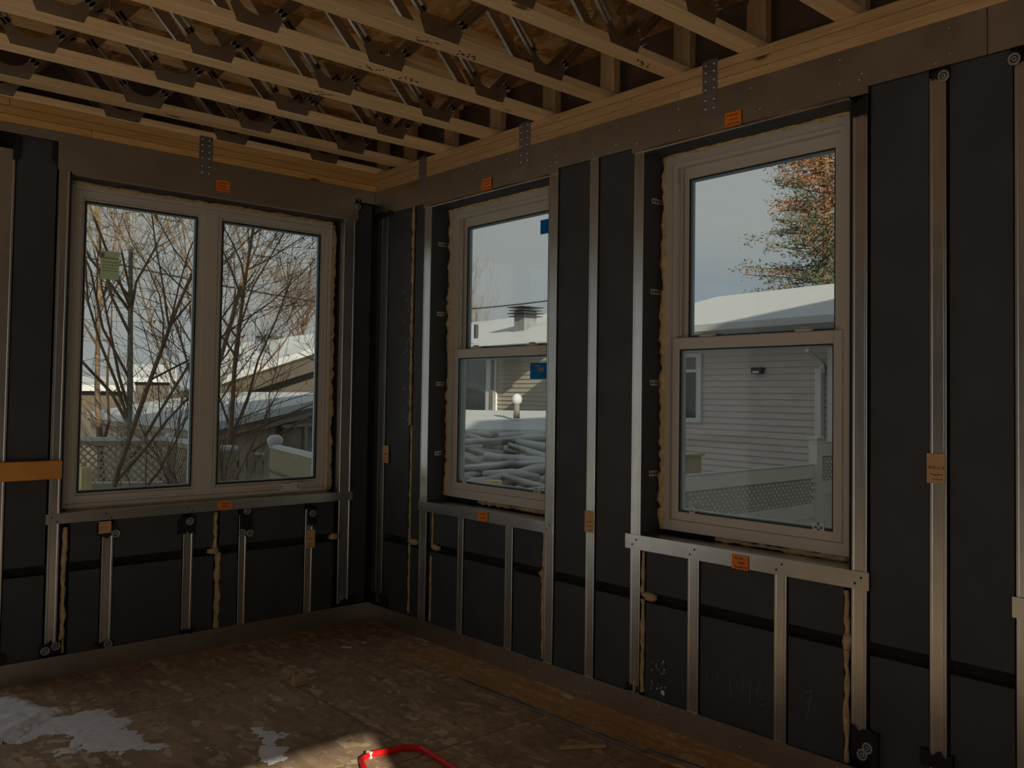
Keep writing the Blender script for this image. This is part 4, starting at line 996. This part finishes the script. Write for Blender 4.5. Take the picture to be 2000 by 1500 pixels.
# low shed roof and brush pile in the narrow window
a0, a1, b0, b1 = PD(880, 850, 14.5), PD(1110, 852, 14.5), PD(1110, 812, 18.5), PD(900, 810, 18.5); zz_ = (a0[2]+a1[2])/2; a0[2] = a1[2] = zz_; zt_ = (b0[2]+b1[2])/2; b0[2] = b1[2] = zt_
ls = empty('low_shed', ((a0+a1)[0]/2, (a0+a1)[1]/2, GZ), 'low timber shed with a flat snowy roof, below the tan house', 'shed')
plane_roof('snow_cover', [a0, a1, b1 if False else b0, b1], .1, ls); plane_roof('roof_deck', [a0-UP*.1, a1-UP*.1, b0-UP*.1, b1-UP*.1], .08, ls, 'house_brown')
mb = MB(); cA = (a0+a1+b0+b1)/4; sh = [p+(cA-p)*.1 for p in (a0, a1, b0, b1)]; mb.prism([(p[0], p[1], GZ) for p in sh], (0, 0, 0), (0, 0, zz_-GZ-.05)); mb.build('wall', 'house_brown', ls)
pv = PD(1009, 812, 16.2); V_ = empty('vent_stack', (pv[0], pv[1], pv[2]-.05), 'short roof stack topped with a ball of snow on the low shed', 'vent')
MB().tube([pv-UP*.05, pv+UP*.26], [.06, .05], 8).build('pipe', 'house_grey', V_)
MB().tube([pv+UP*.20, pv+UP*.24, pv+UP*.32, pv+UP*.38, pv+UP*.41], [.04, .09, .10, .07, .01], 8).build('snow_cap', 'snow', V_, smooth=True)
rs = random.Random(21); c_ = PD(1000, 900, 11.5)
for k in range(64):
    px = rs.uniform(880, 1110); py = 858+rs.random()*112; D = 11.6-(py-858)/112*1.1+rs.uniform(-.3, .3); p = PD(px, py, D); L = rs.uniform(.5, 1.5); sl_ = rs.uniform(-.35, .35); sd = cr_*math.cos(sl_)*.95+cu_*rs.uniform(-.4, .4)+UP*rs.uniform(-.3, .3)
    r_ = rs.uniform(.02, .05); mid = p+UP*rs.uniform(-.04, .04); A_, B_ = p-sd*L/2, p+sd*L/2
    o = MB().tube([A_, mid, B_], [r_, r_*.9, r_*.6], 6).build('brush_branch', 'bark_grey', None, label='snow laden branch in the brush pile below the narrow window', cat='branch', group='branches of the brush pile')
    MB().tube([A_+UP*r_*1.0, mid+UP*r_*1.3, B_+UP*r_*.8], [r_*1.0, r_*1.45, r_*.9], 6).build('snow_cover', 'snow', o, smooth=True)
mb = MB(); n_ = 14
for i in range(n_+1):
    for j in range(7):
        p = c_+cr_*(-1.7+3.4*i/n_)+cu_*(-.9+1.8*j/6); hh = 1.35*math.sin(math.pi*j/6)**.7*(.85+.15*math.sin(i*1.7)); mb.v.append((p[0], p[1], GZ+hh+.02*rs.random()))
for i in range(n_):
    for j in range(6): a = i*7+j; mb.f.append((a, a+7, a+8, a+1))
mb.build('snow_mound', 'snow', None, smooth=True, label='snow mound under the brush pile below the narrow window', cat='snow')
st = PD(962, 962, 10.2); o = MB().tube([(st[0], st[1], GZ-.05), (st[0], st[1], st[2]+.14)], [.13, .11], 10).build('tree_stump', 'yellow_post', None, label='pale cut stump in front of the brush pile', cat='stump')
# vinyl fence ------------------------------------------------------------------
FY = 1.2
def vf_panel(F, x0, x1, zt):
    box('top_rail', x0, x1, FY-.02, FY+.02, zt-.16, zt, 'vinyl_fence', F); box('mid_rail', x0, x1, FY-.02, FY+.02, zt-.66, zt-.48, 'vinyl_fence', F)
    lattice_mesh((x0, FY-.012, 0), (x1, FY-.012, 0), zt-.48, zt-.16, .085, .028, .008).build('lattice', 'vinyl_shaded', F, kind='stuff')
    box('cap_snow', x0, x1, FY-.025, FY+.025, zt, zt+.018, 'snow', F)
    k = x0
    while k < x1-.02: box('board', k+.004, min(k+.15, x1)-.004, FY-.011, FY+.011, GZ, zt-.66, 'vinyl_fence', F); k += .15
VF = empty('vinyl_fence', (6, FY, GZ), 'beige vinyl fence with a lattice top in front of the pink sided house', 'fence')
xp = 6.95
vf_panel(VF, 4.30, xp-.06, .53); vf_panel(VF, xp+.06, xp+2.4, .80); vf_panel(VF, 2.0, 4.18, .53)
for x_, zt in ((xp, .86), (4.24, .60), (xp+2.46, .86)):
    ps = box('post', x_-.06, x_+.06, FY-.06, FY+.06, GZ, zt, 'vinyl_fence', VF); box('post_cap', x_-.075, x_+.075, FY-.075, FY+.075, zt, zt+.03, 'vinyl_fence', ps)
# wooden lattice fence in the casement view -----------------------------------------
def wood_fence(F, a, c, zt, zl):
    d = V3(c)-V3(a); d[2] = 0; L = np.linalg.norm(d); d /= L
    for z0, z1, nm in ((zt-.06, zt, 'top_rail'), (zl-.05, zl+.03, 'mid_rail')): m_ = MB(); slab(m_, a, c, z0, z1, .05); m_.build(nm, 'fence_wood_x', F)
    m_ = MB(); slab(m_, a, c, zt, zt+.05, .07); m_.build('snow_cap', 'snow', F)
    lattice_mesh(a, c, zl+.03, zt-.06, .098, .022, .01).build('lattice', 'fence_wood', F, kind='stuff')
    m_ = MB(); k = .04
    while k < L: p = V3(a)+d*k; slab(m_, p-d*.045, p+d*.045, zl+.03, zl+.055, .04); k += .10
    m_.build('snow_clump', 'snow', F, kind='stuff')
    k = 0
    while k < L-.03:
        m_ = MB(); slab(m_, V3(a)+d*(k+.008), V3(a)+d*min(k+.085, L), GZ, zl-.05, .02); m_.build('board', 'fence_wood', F); k += .098
def wpost(F, p, zt, w=.09, mat='fence_wood'):
    o = box('post', p[0]-w/2, p[0]+w/2, p[1]-w/2, p[1]+w/2, GZ, zt, mat, F); box('post_snow', p[0]-w*.6, p[0]+w*.6, p[1]-w*.6, p[1]+w*.6, zt, zt+.07, 'snow', o, bevel=.02)
f1, f2, f3 = PD(120, 900, 13.2), PD(331, 900, 12.9), PD(410, 900, 11.2)
LF = empty('lattice_fence', (*f2[:2], GZ), 'weathered wooden fence with a lattice top, in the left casement pane', 'fence')
wood_fence(LF, f1, f2, .73, .155); wood_fence(LF, f2, f3, .73, .02)
wpost(LF, f2, .76); wpost(LF, f3, .76)
yp = PD(167, 930, 12.0); box('garden_post', yp[0]-.055, yp[0]+.055, yp[1]-.055, yp[1]+.055, GZ, float(PD(167, 912, 12.0)[2]), 'yellow_post', None, label='yellowish timber post at the left foot of the casement pane', cat='post')
# picket fence in the right pane
g1, g2 = PD(430, 900, 11.6), PD(560, 900, 11.9)
PFn = empty('picket_fence', (*g1[:2], GZ), 'weathered picket fence with snow on its rail, in the right casement pane', 'fence')
d = g2-g1; d[2] = 0; L = np.linalg.norm(d); d /= L; k = .22; q3 = V3((-d[1], d[0], 0))
while k < L:
    zt = .66+random.Random(int(k*100)).uniform(-.03, .03); a, c = g1+d*k, g1+d*(k+.088); v = []
    for o in (-.01, .01):
        for p, z in ((a, GZ), (a, zt-.04), (a+d*.02, zt), (c-d*.02, zt), (c, zt-.04), (c, GZ)): v.append(tuple(V3((p[0], p[1], 0))+q3*o+UP*z))
    mk('picket', v, [(0, 1, 2, 3, 4, 5), (11, 10, 9, 8, 7, 6)] + [(i, (i+1) % 6, 6+(i+1) % 6, 6+i) for i in range(6)], 'fence_wood', PFn); k += .10
for z in (.45, -.7): m_ = MB(); slab(m_, g1+q3*.035, g2+q3*.035, z, z+.09, .04); m_.build('rail', 'fence_wood_x', PFn)
for kk in (.42, .66, .86): m_ = MB(); slab(m_, g1+d*kk-q3*.02, g1+d*(kk+.09)-q3*.02, .60, .635, .05); m_.build('snow_clump', 'snow', PFn)
wpost(PFn, g1+d*.10, .66, .14)
# plank guard wall
w1, w2 = PD(531, 900, 9.2), PD(690, 900, 6.6)
PWl = empty('plank_guard', (*w1[:2], GZ), 'low wall of wide planks with snow along the top, right casement pane', 'plank wall')
for z0, z1 in ((.63, .84), (.40, .60), (.17, .37), (-.06, .14), (-.3, -.09)): m_ = MB(); slab(m_, w1, w2, z0, z1, .045); m_.build('plank', 'fence_wood_x', PWl)
m_ = MB(); slab(m_, w1, w2, .84, .875, .06); m_.build('snow_cap', 'snow', PWl)
d = w2-w1; d /= np.linalg.norm(d); q3 = V3((-d[1], d[0], 0))
for kk, mt in ((.28, 'yellow_post'), (1.6, 'fence_wood')): p = w1+d*kk-q3*.07*(1 if np.dot(q3, cu_) > 0 else -1); box('post', p[0]-.06, p[0]+.06, p[1]-.06, p[1]+.06, GZ, .55, mt, PWl)
p = w1+d*.12; MB().tube([V3((p[0], p[1], .85)), V3((p[0], p[1], .90)), V3((p[0], p[1], .93)), V3((p[0], p[1], .96)), V3((p[0], p[1], .97))], [.05, .075, .075, .05, .01], 9).build('snow_ball', 'snow', PWl, smooth=True)
# overhead lines
def cable(p, q, label):
    pts = [p+(q-p)*f-UP*.12*math.sin(math.pi*f) for f in np.linspace(0, 1, 9)]; MB().tube(pts, .022, 4).build('overhead_cable', 'wire', None, label=label, cat='cable')
poles = [(40, 474, 26.0, 'utility pole left of the casement view'), (770, 613, 26.5, 'utility pole behind the room corner'), (1232, 563, 27.0, 'utility pole between the two double hung windows')]
tops = []
for px, py, D, lb in poles:
    q_ = PD(px, py, D); tops.append(q_); U_ = empty('utility_pole', (q_[0], q_[1], GZ), lb, 'pole', 'utility poles')
    MB().tube([(q_[0], q_[1], GZ-.1), (q_[0], q_[1], q_[2]+.35)], [.13, .10], 8).build('shaft', 'bark_grey', U_)
    m_ = MB(); slab(m_, q_-cr_*.6, q_+cr_*.6, q_[2]-.04, q_[2]+.04, .09); m_.build('crossarm', 'bark_grey', U_)
cable(tops[0], tops[1], 'overhead cable crossing the casement panes'); cable(tops[1], tops[2], 'overhead cable crossing the narrow window above the roof')
# conifer -----------------------------------------------------------------------
bs = PD(1612, 800, 26); bs[2] = GZ; T = empty('conifer', tuple(bs), 'tall conifer with browner needles towards the top behind the pink sided house', 'tree'); rs = random.Random(31)
mt_, mbr, mg, mw = MB(), MB(), MB(), MB(); HT = 13.0
mt_.tube([bs, bs+UP*HT*.5, bs+UP*HT], [.2, .12, .02], 7)
def needle(q, mbn, s):
    for _ in range(3):
        u_ = V3((rs.gauss(0, 1), rs.gauss(0, 1), rs.gauss(0, .6))); u_ /= np.linalg.norm(u_); w_ = V3((rs.gauss(0, 1), rs.gauss(0, 1), rs.gauss(0, 1)))*s*.35; o_ = V3((rs.gauss(0, s), rs.gauss(0, s), rs.gauss(0, s*.6)))
        mbn.add([q+o_-u_*s*.2+w_*.3, q+o_-u_*s*.2-w_*.3, q+o_+u_*s], [(0, 1, 2)])
z = 2.6
while z < HT-.2:
    f = (z-2.6)/(HT-2.6)
    for k in range(10 if f < .8 else 5):
        an = rs.uniform(0, 6.283); R_ = (2.8*(1-f)**.7+.25)*rs.uniform(.55, 1.12); e1 = bs+UP*z; e2 = e1+V3((math.cos(an), math.sin(an), rs.uniform(-.05, .25)))*R_
        e2[2] = z+GZ+R_*rs.uniform(-.12, .22); mbr.tube([e1, e2], [.03, .008], 3, cap=False)
        brown = rs.random() < (.12+.75*max(0, min(1, (z-7.0)/2.5)))*.9  # brown needles get more frequent towards the top
        for t_ in np.arange(.2, 1.02, .04):
            q = e1+(e2-e1)*t_; needle(q+V3((rs.gauss(0, .12), rs.gauss(0, .12), rs.gauss(0, .08))), mw if (brown and rs.random() < .85) else mg, .12)
            if t_ > .5: needle(q+V3((rs.gauss(0, .22), rs.gauss(0, .22), rs.gauss(0, .06))), mw if brown else mg, .11)
    z += .23
mt_.build('trunk', 'bark', T); mbr.build('branches', 'bark', T); mg.build('green_needles', 'needle_green', T); mw.build('brown_needles', 'needle_brown', T)

plain('added_mud', (.10, .08, .06), .95, var=.3, scale=3, bmp=.4)
box('ground_bounce_cut', XL-3.0, .19, -26.0, YK-.16, GZ-.2, GZ+.08, 'added_mud', None, kind='structure', label='dark earth patch added behind the camera to cut the snow bounce')  # unseen dark ground, put in to cut light bounced off the snow
for o in bpy.data.objects:
    if '_w' in o: del o['_w']
